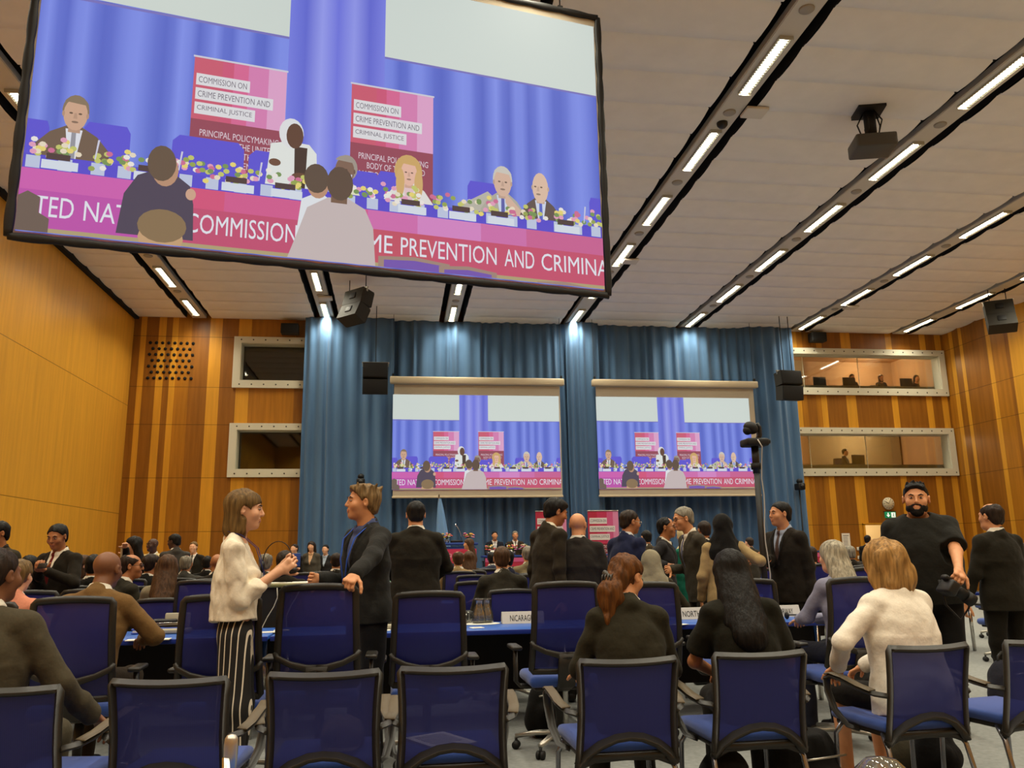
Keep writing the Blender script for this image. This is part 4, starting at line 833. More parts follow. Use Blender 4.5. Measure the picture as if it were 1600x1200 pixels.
SKIN = {k: mat('skin_'+k, c, .5, 0, .35, var=.06, scale=30) for k, c in dict(fair=(226, 172, 136), warm=(210, 148, 104), tan=(176, 116, 74), brown=(126, 82, 54), dark=(74, 48, 36)).items()}
def hair_mat(k, rgb): return mat('hair_'+k, rgb, .55, 0, .2, var=.5, scale=70, stretch=(1, 1, .10), bump=.3, bscale=110)
HAIR = {k: hair_mat(k, c) for k, c in dict(black=(20, 17, 15), dark=(42, 30, 22), brown=(74, 50, 30), light=(106, 82, 46), blond=(150, 116, 66), auburn=(92, 54, 18), grey=(128, 122, 108), silver=(158, 150, 130), sand=(156, 118, 66), ash=(122, 98, 64)).items()}
def fab(k, rgb, var=.06, rough=.85):
    d = .84 if max(rgb) < 95 else 1.0                          # the dark wool of the suits is nearly black
    return mat('fabric_'+k, tuple(c*d for c in rgb), rough, 0, .12, var=var, scale=120, bump=.45, bscale=13, sheen=.04)
LIPM = mat('lips', (168, 92, 80), .5); EYEW = mat('eye_white', (168, 150, 134), .4); EYED = mat('eye_dark', (30, 20, 14), .3); LEATH = mat('shoe_leather', (22, 19, 17), .35)
TIE = {}
def V3(*a): return np.array(a, float)
def rotx(a): c, s = math.cos(a), math.sin(a); return np.array(((1, 0, 0), (0, c, -s), (0, s, c)))
def roty(a): c, s = math.cos(a), math.sin(a); return np.array(((c, 0, s), (0, 1, 0), (-s, 0, c)))
def rotz(a): c, s = math.cos(a), math.sin(a); return np.array(((c, -s, 0), (s, c, 0), (0, 0, 1)))
def unit(v): return v/max(np.linalg.norm(v), 1e-9)

def add_hand(F, w, d, nrm, side, s, curl=.5, spread=.12):
    """wrist w, direction d, palm normal nrm (palm faces along it), side +1 right / -1 left"""
    d = unit(d); nrm = unit(nrm-d*(nrm@d)); t = np.cross(nrm, d)*side          # towards the thumb
    L = .085*s; kn = w+d*L
    F.cone(w-d*.02*s, w+d*.03*s, .027*s, .03*s, .015*s, (nrm, .72)); F.cone(w+d*.03*s+t*.016*s, kn+t*.018*s, .022*s, .021*s, .012*s, (nrm, .62)); F.cone(w+d*.03*s-t*.014*s, kn-t*.022*s, .021*s, .018*s, .012*s, (nrm, .62))
    for i, (o, ln) in enumerate(((.030, .072), (.010, .080), (-.011, .074), (-.030, .058))):
        p = kn+t*o*s-d*(.004 if i in (0, 3) else 0)*s; a = 0.0; dd = unit(d+t*o*spread*14*s)
        for j, fr in enumerate((.45, .32, .23)):
            a += curl*(1.0+.12*i)*(.8 if j == 0 else 1.05); v = dd*math.cos(a)+nrm*math.sin(a); q = p+v*ln*fr*s*1.12
            F.cone(p, q, (.0098-.0008*j)*s, (.0092-.0009*j)*s, .004*s); p = q
    p = w+d*.028*s+t*.026*s; v = unit(t*.9+d*.75+nrm*.35)
    for j, ln in enumerate((.042, .034, .026)):
        q = p+v*ln*s; F.cone(p, q, (.0135-.0015*j)*s, (.0115-.0012*j)*s, .006*s); p = q; v = unit(v*.9+d*.35+nrm*curl*.45)
def ik(S_, T, l1, l2, pole):
    d = T-S_; L = np.linalg.norm(d); L2 = min(L, (l1+l2)*.995); u = d/L; T = S_+u*L2; a = (l1*l1-l2*l2+L2*L2)/(2*L2); h = math.sqrt(max(l1*l1-a*a, 0)); p = unit(pole-u*(pole@u)); return S_+u*a+p*h, T

def person(lbl, x, y, rz, H=1.75, pose='stand', lean=0.0, side=0.0, twist=0.0, hyaw=0.0, hpitch=0.0, hroll=0.0, skin='fair', hair=('short', 'dark'), top=('suit', (38, 34, 28)), shirt=(222, 216, 200), tie=None,
           legs=(30, 27, 24), shoes=LEATH, fat=1.0, fem=False, LH=None, RH=None, Lp=None, Rp=None, Lc=.45, Rc=.45, Ln=None, Rn=None, lod=1, face=False, glasses=None, beard=None, seat=.50, z0=0.0, group=None, feet=None, extra=None):
    s = H/1.75; h = {0: .0062, 1: .0095, 2: .014}[lod]; hs = {0: .0050, 1: .0075, 2: .0105}[lod]
    root = thing('person', lbl, 'person', (x, y, z0), rz, group); J = {}
    sit = pose == 'sit'
    P0 = V3(0, 0, seat+.09) if sit else V3(0, 0, .93*s); base = P0-V3(0, 0, .93*s)          # torso frame uses standing heights
    R = rotz(twist) @ roty(side) @ rotx(-lean)
    def T(p): return P0+R @ (np.array(p, float)*s+base-P0)
    def toT(X, Y, Z):                                         # back into the torso frame (metres of a 1.75 m body)
        a, b, c = X-P0[0], Y-P0[1], Z-P0[2]
        return ((R[0, 0]*a+R[1, 0]*b+R[2, 0]*c)/s, (R[0, 1]*a+R[1, 1]*b+R[2, 1]*c)/s, (R[0, 2]*a+R[1, 2]*b+R[2, 2]*c)/s+.93)
    fw, rt = R @ V3(0, 1, 0), R @ V3(1, 0, 0)
    sw = (.150 if fem else .172)*(.88+.12*fat); shz = 1.398; S_ = {1: T((sw, -.01, shz)), -1: T((-sw, -.01, shz))}
    tw_ = rotz(twist)
    dW = {1: RH, -1: LH}; el = {}; wr = {}
    for g in (1, -1):
        t = dW[g]
        if t is None: t = (g*.17, .34, seat+.20) if sit else tuple(T((g*(sw+.05*fat), .03, .84)))
        pole = {1: Rp, -1: Lp}[g]; pole = V3(g*.45, -1, -.35) if pole is None else np.array(pole, float)
        el[g], wr[g] = ik(S_[g], np.array(t, float), .285*s, .262*s, tw_ @ pole)
    hipx = .088*(1.0+.25*(fat-1)); hip = {}; kn = {}; an = {}; Mz = lambda z: z*s
    for g in (1, -1):
        hip[g] = P0+V3(g*hipx*s, 0, -.03*s)
        if sit: kn[g] = V3(g*.12*s, .43*s, seat+.06); an[g] = V3(g*.13*s, .40*s, .09*s)
        else:
            fx, fy = (feet or {}).get(g, (g*.105, 0.0)); an[g] = V3(fx*s, fy*s, .09*s); kn[g] = (hip[g]+an[g])/2+V3(g*.008, .02+abs(fy)*.08, .03)*s
    # head frame
    nk = T((0, .005, 1.50-(extra or {}).get('ndrop', 0))); Rh = rotz(hyaw+twist) @ rotx(hpitch) @ roty(hroll); hc = nk+(rotz(twist) @ V3(0, .012+.05*math.sin(lean), .02))*s+Rh @ V3(0, .012, .105)*s
    def Hh(*p): return hc+Rh @ (np.array(p, float)*s)
    def toH(X, Y, Z):
        a, b, c = X-hc[0], Y-hc[1], Z-hc[2]; return ((Rh[0, 0]*a+Rh[1, 0]*b+Rh[2, 0]*c)/s, (Rh[0, 1]*a+Rh[1, 1]*b+Rh[2, 1]*c)/s, (Rh[0, 2]*a+Rh[1, 2]*b+Rh[2, 2]*c)/s)
    fw_ = .93 if fem else 1.0; ff = 1+.22*(fat-1)
    # ---------------- body (skin), one surface
    B = Field(); k = .03*s
    for g in (1, -1):
        B.cone(hip[g], kn[g], .072*s, .050*s, k); B.cone(kn[g], an[g], .050*s, .034*s, k); fy = V3(0, 1, 0); B.cone(an[g]-V3(0, .03, .04)*s, an[g]+V3(0, .13, -.055)*s, .034*s, .026*s, k)
        B.cone(S_[g], el[g], .043*s*fw_, .036*s*fw_*ff, k); B.cone(el[g], wr[g], .038*s*fw_*ff, .025*s*fw_, .02*s)
        n = {1: Rn, -1: Ln}[g]; n = (rt*(-g) if not sit else V3(0, 0, -1)) if n is None else np.array(n, float)
        add_hand(B, wr[g], wr[g]-el[g], n, g, s*(.92 if fem else 1.0), {1: Rc, -1: Lc}[g])
    B.ell(P0, V3(.120, .085, .11)*s, R, k); B.cone(T((0, 0, 1.0)), T((0, 0, 1.30)), .12*s, .14*s, k, (fw, .68)); B.cone(S_[1], S_[-1], .042*s, .042*s, k); B.cone(T((0, 0, 1.28)), T((0, -.005, 1.38)), .14*s, .08*s, k, (fw, .7))
    B.cone(T((0, -.015, 1.42)), Hh(0, -.02, -.05), .062*s*fw_*ff, .054*s*fw_*ff, .025*s)
    for g in (1, -1): B.cone(T((0, -.02, 1.46)), S_[g], .046*s, .032*s, .03*s)
    q = .012*s
    B.ell(Hh(0, -.012, .03), V3(.074, .096, .086)*s*V3(ff, 1, 1), Rh, .02*s); B.ell(Hh(0, .026, -.035), V3(.059*ff, .066, .078)*s, Rh, .03*s); B.ell(Hh(0, .066, -.088), V3(.026*ff, .022, .020)*s, Rh, .028*s)
    B.cone(Hh(-.034, .080, .026), Hh(.034, .080, .026), .010*s, .010*s, .018*s); B.cone(Hh(0, .090, .014), Hh(0, .1055, -.018), .0075*s, .0105*s, .009*s); B.ell(Hh(0, .1005, -.024), V3(.0155, .0105, .008)*s, Rh, .007*s)
    for g in (1, -1):
        B.ell(Hh(g*.032, .100, .009), V3(.017, .013, .009)*s, Rh, .012*s, 's'); B.ell(Hh(g*.040*ff, .062, -.022), V3(.024, .022, .024)*s, Rh, .025*s)
        B.ell(Hh(g*.078*ff, -.006, .0), V3(.009, .020, .031)*s, Rh @ rotz(-g*.35), .006*s); B.ell(Hh(g*.088*ff, .002, .002), V3(.008, .010, .015)*s, Rh, .006*s, 's')
    B.ell(Hh(0, .088, -.050), V3(.024, .010, .007)*s, Rh, .008*s); B.ell(Hh(0, .086, -.062), V3(.020, .011, .007)*s, Rh, .008*s); B.cone(Hh(-.02, .1, -.0555), Hh(.02, .1, -.0555), .0022*s, .0022*s, .003*s, None, 's')
    if fat > 1.15: B.ell(Hh(0, .03, -.085), V3(.062, .055, .04)*s, Rh, .03*s)
    B.build('body', SKIN[skin], hs, root)
    if face:
        for g in (1, -1):
            m = MB(); c = Hh(g*.031, .0815, .010); Rm = Matrix(Rh.tolist()); m.ell(c, (.0140*s, .0115*s, .0050*s), Rm, n=14, m=10); m.ell(Hh(g*.031, .0888, .0098), (.0058*s, .0050*s, .0056*s), Rm, n=10, m=8, mi=1); m.build('eye', [EYEW, EYED], root)
            e = Field(); e.cone(Hh(g*.016, .091, .027), Hh(g*.034, .0905, .034), .004*s, .0045*s, .004*s); e.cone(Hh(g*.034, .0905, .034), Hh(g*.050, .079, .028), .0045*s, .003*s, .004*s); e.build('eyebrow', HAIR[hair[1]] if hair[1] in ('black', 'dark', 'brown') else HAIR['brown'], .003*s, root)
        e = Field(); e.cone(Hh(-.019, .0925, -.0505), Hh(.019, .0925, -.0505), .0045*s, .0045*s, .004*s, (Rh @ V3(0, 0, 1), .8)); e.cone(Hh(-.016, .0915, -.0615), Hh(.016, .0915, -.0615), .005*s, .005*s, .004*s); e.build('lips', LIPM, .003*s, root)
    # ---------------- hair
    hk, hcol = hair; Hm = HAIR.get(hcol) if isinstance(hcol, str) else fab('scarf_%d_%d_%d' % hcol, hcol)
    if hk != 'bald':
        hl = (extra or {}).get('hlen', 0.0); A = Field(); hq = {0: .0048, 1: .0075, 2: .011}[lod]
        def front(c0, a=.75, b=.66): return lambda X, Y, Z: (lambda u: (np.maximum(u[1]*a-u[2]*b-c0, -(u[2]+.074)))*s)(toH(X, Y, Z))
        def ears():
            for g in (1, -1): A.ell(Hh(g*.086*ff, .004, -.006), V3(.022, .024, .036)*s, Rh, .01*s, 's')
        cap = (V3((.083 if hk != 'spiky' else .078)*ff, .106, .092)*s)
        if hk in ('short', 'full', 'ring', 'receding', 'spiky', 'messy'):
            A.ell(Hh(0, -.019, .036), cap*(1.0 if hk not in ('full', 'messy') else 1.06), Rh, .02*s); A.ell(Hh(0, -.065, -.03), V3(.064*ff, .045, .055)*s, Rh, .03*s)
            if hk == 'full': A.ell(Hh(0, .035, .085), V3(.062, .055, .034)*s, Rh, .03*s)
            if hk == 'spiky':
                A.ell(Hh(0, .04, .085), V3(.062, .05, .03)*s, Rh, .03*s)
                for i in range(9): A.cone(Hh((i-4)*.013, .05-.008*abs(i-4), .098), Hh((i-4)*.014+.006*math.sin(i*2), .064-.008*abs(i-4), .137-.004*abs(i-4)), .014*s, .004*s, .012*s)
            if hk == 'messy':
                A.ell(Hh(0, .045, .082), V3(.066, .05, .032)*s, Rh, .03*s)
                for i in range(16): a = i*2.4; A.cone(Hh(.06*math.cos(a), -.02+.075*math.sin(a), .085), Hh(.085*math.cos(a), -.02+.105*math.sin(a), .112+.012*math.sin(i*1.7)), .018*s, .006*s, .02*s)
            ears(); A.cut(front({'short': .004, 'full': .016, 'ring': .010, 'receding': -.004, 'spiky': .002, 'messy': .006}[hk]))
            if hk == 'ring': A.ell(Hh(0, .02, .105), V3(.060*ff, .088, .060)*s, Rh, .01*s, 's')
            if hk == 'receding': A.ell(Hh(0, .085, .10), V3(.058, .07, .05)*s, Rh, .012*s, 's')
            A.noise(.0022*s, 90/s, 1, .5)
        elif hk in ('bob', 'long', 'curly', 'pony', 'longwavy'):
            A.ell(Hh(0, -.016, .037), V3(.088, .108, .094)*s, Rh, .02*s)
            if hk == 'bob': A.cone(Hh(0, -.028, .02), Hh(0, -.032, -.105), .090*s, .086*s, .03*s, (Rh @ V3(1, 0, 0), .98)); 
            if hk == 'curly':
                A.cone(Hh(0, -.035, .02), Hh(0, -.045, -.10), .100*s, .108*s, .03*s)
                for i in range(14): a = i*2.39; zz = .05-.013*i; rr = .088+.006*(i % 3); A.ell(Hh(rr*math.cos(a), -.035+rr*math.sin(a), zz), V3(.026, .026, .05)*s, Rh, .04*s)
            if hk in ('long', 'longwavy'):
                A.cone(Hh(0, -.045, .0), nk+(R @ V3(0, -.115, -.20-hl))*s, .098*s, .094*s, .03*s, (fw, .60)); 
                for g in (1, -1): A.cone(Hh(g*.066, -.02, .0), nk+(R @ V3(g*.085, -.075, -.14-hl*.7))*s, .036*s, .034*s, .03*s)
            if hk == 'pony':
                A.ell(Hh(0, -.075, -.02), V3(.07, .06, .06)*s, Rh, .03*s); tb = Hh(0, -.145, -.105)
                A.cone(Hh(0, -.09, -.03), tb, .048*s, .056*s, .03*s); te = tb+V3(0, -.02, -.17)*s; A.cone(tb, te, .058*s, .040*s, .03*s)
                for i in range(12): A.ell(tb+V3(.055*math.cos(i*2.1), .03*math.sin(i*1.3)-.012, .02-.02*i)*s, V3(.022, .022, .034)*s, None, .02*s)
                m = MB(); c = Hh(-.02, -.135, -.015); m.rbox(c, (.085*s, .028*s, .03*s), .01, Matrix((Rh @ roty(.5)).tolist()))
                for q in range(4): m.sweep([Hh(-.05+.02*q, -.135, -.005), Hh(-.045+.02*q, -.158, -.02), Hh(-.04+.02*q, -.165, -.045)], .008, .006, (0, 0, 1))
                m.build('hair_clip', mat('hair_clip_grey', (70, 66, 60), .4), root)
            # open face
            A.carve(lambda X, Y, Z: (lambda u: np.maximum(np.maximum(np.abs(u[0])-.066+.02*np.clip(u[2]/.08, -1, 1), .02+.0*u[1]-u[1]), np.maximum(u[2]-.062+.6*np.abs(u[0]), -(u[2]+.3)))*s)(toH(X, Y, Z)))
            if hk == 'bob' or hk == 'pony':
                for g in (1, -1): A.ell(Hh(g*.082, .012, -.012), V3(.026, .026, .036)*s, Rh, .012*s, 's')
            if hk in ('long', 'longwavy', 'curly', 'bob'): A.carve(lambda X, Y, Z: (lambda u: np.maximum(np.maximum(.035-u[1], u[2]+.02), -.4-u[2])*s)(toH(X, Y, Z)))
            A.noise((.008 if hk == 'curly' else .005 if hk in ('curly', 'longwavy', 'pony') else .0024)*s, (46 if hk == 'curly' else 80)/s, 2, .35)
        elif hk == 'hijab':
            A.ell(Hh(0, -.015, .028), V3(.093, .112, .104)*s, Rh, .02*s); A.cone(Hh(0, -.03, -.02), T((0, -.02, 1.42)), .092*s, .10*s, .05*s); A.cone(T((0, -.02, 1.45)), T((.0, -.03, 1.36)), .13*s, .17*s, .05*s, (fw, .72))
            for g in (1, -1): A.cone(T((0, -.0, 1.45)), T((g*.12, -.0, 1.42)), .07*s, .06*s, .04*s)
            A.cone(Hh(0, -.07, .0), T((.05, -.125, 1.34)), .06*s, .07*s, .05*s)
            A.carve(lambda X, Y, Z: (lambda u: np.maximum((u[0]/.058)**2+((u[2]+.012)/.085)**2-1, .2*(.03-u[1])/.05)*.03*s)(toH(X, Y, Z))); A.noise(.003*s, 34/s, 3, 1)
        A.build('headscarf' if hk == 'hijab' else 'hair', Hm, hq, root)
    if beard:
        A = Field(); A.ell(Hh(0, .03, -.062), V3(.067*ff, .070, .058)*s, Rh, .02*s); A.ell(Hh(0, .070, -.098), V3(.034*ff, .028, .028)*s, Rh, .02*s); A.cone(Hh(-.023, .0930, -.0405), Hh(.023, .0930, -.0405), .0050*s, .0050*s, .004*s); A.ell(Hh(0, .083, -.077), V3(.017, .016, .012)*s, Rh, .01*s); A.cone(Hh(-.026, .089, -.050), Hh(-.028, .086, -.075), .006*s, .008*s, .006*s); A.cone(Hh(.026, .089, -.050), Hh(.028, .086, -.075), .006*s, .008*s, .006*s)
        A.carve(lambda X, Y, Z: (lambda u: np.minimum(np.sqrt((u[0]/.025)**2+((u[2]+.0575)/.0145)**2)-1, 9)*.008*s)(toH(X, Y, Z))); A.cut(lambda X, Y, Z: (lambda u: np.maximum(np.minimum(u[2]+.060-np.clip((np.abs(u[0])-.024)*1.5, 0, .05), np.maximum(np.abs(u[0])-.034, np.abs(u[2]+.045)-.012)), .012-u[1])*s)(toH(X, Y, Z)))
        A.noise(.0012, 150, 5); A.build('beard', HAIR[beard], .0045*s, root)
    if glasses:
        m = MB(); n = 14
        for g in (1, -1):
            c = V3(g*.031, .103, .008); m.tube([Hh(c[0]+.022*math.cos(2*PI*i/n), c[1]-.003*abs(math.cos(2*PI*i/n)), c[2]+.015*math.sin(2*PI*i/n)) for i in range(n)], .0022*s, 5, closed=True)
            m.tube([Hh(g*.053, .1, .012), Hh(g*.073*ff, .07, .012), Hh(g*.080*ff, .0, .012)], .0022*s, 5)
            if glasses == 'dark': m.add([Hh(c[0]+.021*math.cos(2*PI*i/n), c[1], c[2]+.014*math.sin(2*PI*i/n)) for i in range(n)], [tuple(range(n))])
        m.tube([Hh(-.010, .104, .012), Hh(0, .107, .015), Hh(.010, .104, .012)], .002*s, 5); m.build('glasses', BLACK if glasses != 'pale' else ALU, root)
    # ---------------- clothes
    tk, tc = top; tm = fab('top_%d_%d_%d' % tc, tc) if extra is None or 'top_mat' not in extra else extra['top_mat']; C = Field(); k = .035*s; f = fat; seed = (hash(lbl) if False else sum(map(ord, lbl))) % 17
    suit = tk in ('suit', 'blazer', 'coat'); long = {'suit': .80, 'blazer': .86, 'coat': .55, 'blouse': .90, 'tee': .86, 'knit': .90}[tk]; long = (extra or {}).get('long', long)
    pad = .012 if suit else .004
    wz = (.150 if fem else .158); cz = (.152 if fem else .172)
    if tk == 'tee' and f > 1.2: C.cone(T((0, .03, 1.0)), T((0, .03, 1.18)), .175*s*f, .17*s*f, .06*s, (fw, .78))
    C.cone(T((0, .0, 1.06)), T((0, .0, 1.27)), (wz+pad*.6)*s*f, (cz+pad)*s*f, k, (fw, .68)); C.cone(T((0, -.005, 1.25)), T((0, -.015, 1.37)), (cz+pad)*s*f, (.118+pad)*s, k, (fw, .66))
    if fem: C.ell(T((0, .075, 1.24)), V3(.125, .065, .075)*s, R, .04*s)
    lo_z = long if not sit else max(long, .80)
    C.cone(T((0, -.005, 1.06)), T((0, -.005, .93)), (wz+pad*.6)*s*f, (.173+pad*.6)*s*f, k, (fw, .70)); C.cone(T((0, -.005, .93)), T((0, -.005, lo_z-.06)), (.173+pad*.6)*s*f, (.180+pad if suit else .174)*s*f, k, (fw, .72 if not sit else .74))
    if tk == 'blouse': C.cone(T((0, -.02, 1.2)), T((0, -.02, lo_z-.06)), .165*s, .186*s, k, (fw, .72))
    C.cone(S_[1], S_[-1], (.050+pad*.5)*s, (.050+pad*.5)*s, k); slim = fw_
    sh_pad = .008 if suit else 0
    for g in (1, -1):
        out = rt*g*(.008 if suit else 0)*s; C.cone(T((0, -.02, 1.458)), S_[g]+V3(0, 0, .004)*s, (.050+pad*.5)*s, (.047+sh_pad*.6)*s, .03*s)
        if tk == 'tee':
            e = S_[g]+(el[g]-S_[g])*.72; C.cone(S_[g], e, .064*s*(.6+.4*f), .070*s*(.6+.4*f), .03*s); ed = unit(el[g]-S_[g]); cc = S_[g]+(el[g]-S_[g])*.80
            C.carve(lambda X, Y, Z, cc=cc, ed=ed: (lambda t: np.maximum(np.maximum(-t, t-.16*s), np.sqrt(np.maximum((X-cc[0])**2+(Y-cc[1])**2+(Z-cc[2])**2-t*t, 0))-.098*s))((X-cc[0])*ed[0]+(Y-cc[1])*ed[1]+(Z-cc[2])*ed[2]))
        elif tk == 'blouse':
            C.cone(S_[g], el[g], .056*s, .070*s, .012*s); w3 = el[g]+(wr[g]-el[g])*.42; C.cone(el[g], w3, .068*s, .046*s, .012*s); C.ell(w3, V3(.058, .058, .026)*s, None, .008*s)
        else:
            C.cone(S_[g]+out, el[g], (.060 if suit else .054)*s*slim*(.7+.3*f), .054*s*slim*(.7+.3*f), .03*s); w2 = el[g]+(wr[g]-el[g])*.95; C.cone(el[g], w2, .053*s*slim, .041*s*slim, .025*s)
            if suit: C.cone(el[g]+(wr[g]-el[g])*.6, w2, .045*s*slim, .043*s*slim, .02*s)
    # neck opening
    nb = T((0, -.015, 1.44)); ntop = T((0, .03, 1.60))
    if suit:
        C.cone(T((-.0, -.032, 1.455)), T((0, -.022, 1.480)), .074*s, .068*s, .02*s)             # collar stand at the nape
    C.cone(nb, ntop, (.060 if suit else .066)*s*fw_*ff, .072*s*ff, .008*s, None, 's')
    if tk in ('tee', 'blouse', 'knit'): C.ell(T((0, .045, 1.475)), V3(.078*ff, .07, .055)*s, R, .012*s, 's')
    vz = {'suit': 1.13, 'blazer': 1.16, 'coat': 1.2}.get(tk); vw = .082
    def wedge(z_, w_): return lambda X, Y, Z: (lambda u: np.maximum((np.abs(u[0])-w_*np.clip((u[2]-z_)/(1.50-z_), -.3, 1.25))*.95, .02-u[1])*s)(toT(X, Y, Z))
    if vz:
        wi = wedge(vz, vw*.86); wo = wedge(vz-.03, vw*1.75)
        C.ridge(lambda X, Y, Z: np.maximum(wo(X, Y, Z), (lambda u: (np.maximum(1.20-u[2], u[2]-1.49))*s)(toT(X, Y, Z))), .006*s); C.carve(wi)
    hem = P0[2]-.02 if False else None
    zc = long if not sit else None
    C.noise(.0032*s if suit else (.004*s if tk == 'blouse' else .0034*s), 21/s, seed, 1.6); C.noise(.0014*s, 47/s, seed+3, .8)
    if tk == 'blouse': C.noise(.0042*s, 62/s, 4, .55)
    if not sit: C.cut(lambda X, Y, Z: (lambda u: (long+.012*np.sin(u[0]*14+seed)-u[2])*s if tk == 'blouse' else (long-u[2])*s)(toT(X, Y, Z)))
    else: C.cut(lambda X, Y, Z: (.845-.0-toT(X, Y, Z)[2])*s)
    nm = {'suit': 'jacket', 'blazer': 'jacket', 'coat': 'coat', 'blouse': 'blouse', 'tee': 't_shirt', 'knit': 'top'}[tk]
    C.build(nm, tm, h, root)
    if suit:
        sm = fab('shirt_%d_%d_%d' % tuple(shirt), shirt, .02, .7); W = Field(); W.cone(T((0, .0, 1.06)), T((0, .0, 1.27)), (wz)*s*f, (cz+.002)*s*f, k, (fw, .67)); W.cone(T((0, -.005, 1.27)), T((0, -.012, 1.41)), (cz+.002)*s*f, .118*s, k, (fw, .66))
        if fem: W.ell(T((0, .075, 1.24)), V3(.115, .058, .07)*s, R, .04*s)
        for g in (1, -1): W.cone(T((0, -.02, 1.455)), T((g*.1, -.015, 1.44)), .05*s, .04*s, .03*s)
        W.cone(T((0, -.018, 1.445)), T((0, -.008, 1.508)), .071*s*fw_*ff, .067*s*fw_*ff, .015*s); W.ell(T((0, .052, 1.45)), V3(.05, .03, .03)*s, R, .02*s)
        W.cone(nb, ntop, .0575*s*fw_*ff, .072*s*ff, .006*s, None, 's'); W.carve(lambda X, Y, Z: (lambda u: np.maximum(np.abs(u[0])-.022*(u[2]-1.44)/.06, np.maximum(.02-u[1], 1.445-u[2]))*s)(toT(X, Y, Z)))
        wo2 = wedge(vz-.02, vw*1.05); W.cut(lambda X, Y, Z: np.minimum(wo2(X, Y, Z), (lambda u: (np.sqrt(u[0]**2+(u[1]+.012)**2)-.078*ff)*s if True else 0)(toT(X, Y, Z)))); W.cut(lambda X, Y, Z: (lambda u: np.maximum(vz-.02-u[2], u[2]-1.525)*s)(toT(X, Y, Z)))
        W.build('shirt', sm, h*.8, root)
        for g in (1, -1):
            m = Field(); a = el[g]+(wr[g]-el[g])*.93; b = el[g]+(wr[g]-el[g])*1.0; m.cone(a, b, .032*s*slim, .031*s*slim, .01*s); m.build('shirt_cuff', sm, h*.8, root)
    if tie:
        m = Field(); m.cone(T((0, .0, 1.06)), T((0, .0, 1.27)), (wz+.006)*s*f, (cz+.008)*s*f, k, (fw, .67)); m.cone(T((0, -.005, 1.27)), T((0, -.012, 1.41)), (cz+.008)*s*f, .124*s, k, (fw, .66))
        if fem: m.ell(T((0, .075, 1.24)), V3(.12, .063, .075)*s, R, .04*s)
        m.ell(T((0, .056, 1.452)), V3(.03, .034, .026)*s, R, .02*s)
        m.cut(lambda X, Y, Z: (lambda u: np.maximum(np.maximum(np.abs(u[0])-np.where(u[2] > 1.43, .017, .013+.022*np.clip((1.43-u[2])/.3, 0, 1)), .02-u[1]), np.maximum(1.10-u[2], u[2]-1.472))*s)(toT(X, Y, Z)))
        m.build('tie', fab('tie_%d_%d_%d' % tuple(tie), tie, .12, .5), h*.7, root)
    # legs
    G_ = Field(); ends = {}
    if isinstance(legs, tuple) and legs[0] == 'skirt':
        lm = fab('legs_%d_%d_%d' % legs[1], legs[1]); G_.ell(P0+V3(0, 0, -.01), V3(.165, .12, .12)*s, None, .03*s)
        if sit:
            for g in (1, -1): G_.cone(hip[g], kn[g]-V3(0, .02, 0), .095*s, .07*s, .05*s)
        else: G_.cone(P0, V3(0, 0, .50*s), .15*s, .17*s, .03*s, ((0, 1, 0), .7))
        G_.build('skirt', lm, h, root)
    else:
        lm = fab('legs_%d_%d_%d' % legs, legs) if extra is None or 'leg_mat' not in extra else extra['leg_mat']
        wide = (extra or {}).get('wide', 0.0); G_.ell(P0+V3(0, -.005, .0), V3(.140*f, .102*f, .13)*s, R if not sit else None, .03*s)
        for g in (1, -1):
            G_.cone(hip[g], kn[g], (.090+.012*(f-1))*s*(.6+.4*f), (.066+wide)*s*(.6+.4*f), .03*s); G_.cone(kn[g], an[g]+V3(0, -.01, -.01)*s, (.064+wide)*s*(.6+.4*f), (.054+wide)*s, .03*s)
            if sit: G_.ell(P0+V3(g*.075, -.02, -.03)*s, V3(.10, .11, .09)*s, None, .03*s)
        G_.noise(.0025*s, 24/s, seed+1, .7); G_.cut(lambda X, Y, Z: .045*s-Z+0*X+0*Y)
        G_.build('trousers', lm, h, root)
    for g in (1, -1):
        m = Field(); a = an[g]; m.cone(a+V3(0, -.035, -.045)*s, a+V3(0, .045, -.045)*s, .042*s, .040*s, .02*s); m.cone(a+V3(0, .045, -.05)*s, a+V3(0, .155, -.062)*s, .042*s, .032*s, .02*s); m.cone(a+V3(0, -.02, -.02)*s, a+V3(0, -.02, .01)*s, .04*s, .036*s, .02*s); m.cut(lambda X, Y, Z: .004-Z+0*X+0*Y); m.build('shoe', shoes, max(h, .009), root)
    J.update(root=root, T=T, Hh=Hh, wr=wr, el=el, S=S_, nk=nk, hc=hc, Rh=Rh, s=s, R=R, P0=P0, fw=fw, rt=rt, kn=kn, an=an, hs=hs); return J
def lanyard(J, col, badge=True, drop=.30, y=.15):
    T = J['T']; m = MB(); yy = lambda z: y-.03*max(0, (z-1.3)/.15)
    for g in (1, -1): m.sweep([T((g*.06, -.05, 1.50)), T((g*.085, .03, 1.475)), T((g*.075, yy(1.40)-.02, 1.40)), T((g*.045, yy(1.28), 1.27)), T((g*.006, yy(1.2)+.004, 1.47-drop-.02))], .016*J['s'], .003, J['rt'])
    ln = m.build('lanyard', fab('lanyard_%d_%d_%d' % col, col), J['root'])
    if badge:
        m = MB(); c = T((0, yy(1.2)+.012, 1.47-drop-.07)); Rm = Matrix(J['R'].tolist()); m.rbox(c, (.06*J['s'], .004, .09*J['s']), .002, Rm); m.rbox(Vector(c)+Rm @ Vector((0, .003, -.015)), (.045*J['s'], .003, .03*J['s']), .001, Rm, 1); m.build('badge', [PAPER, RED], ln)
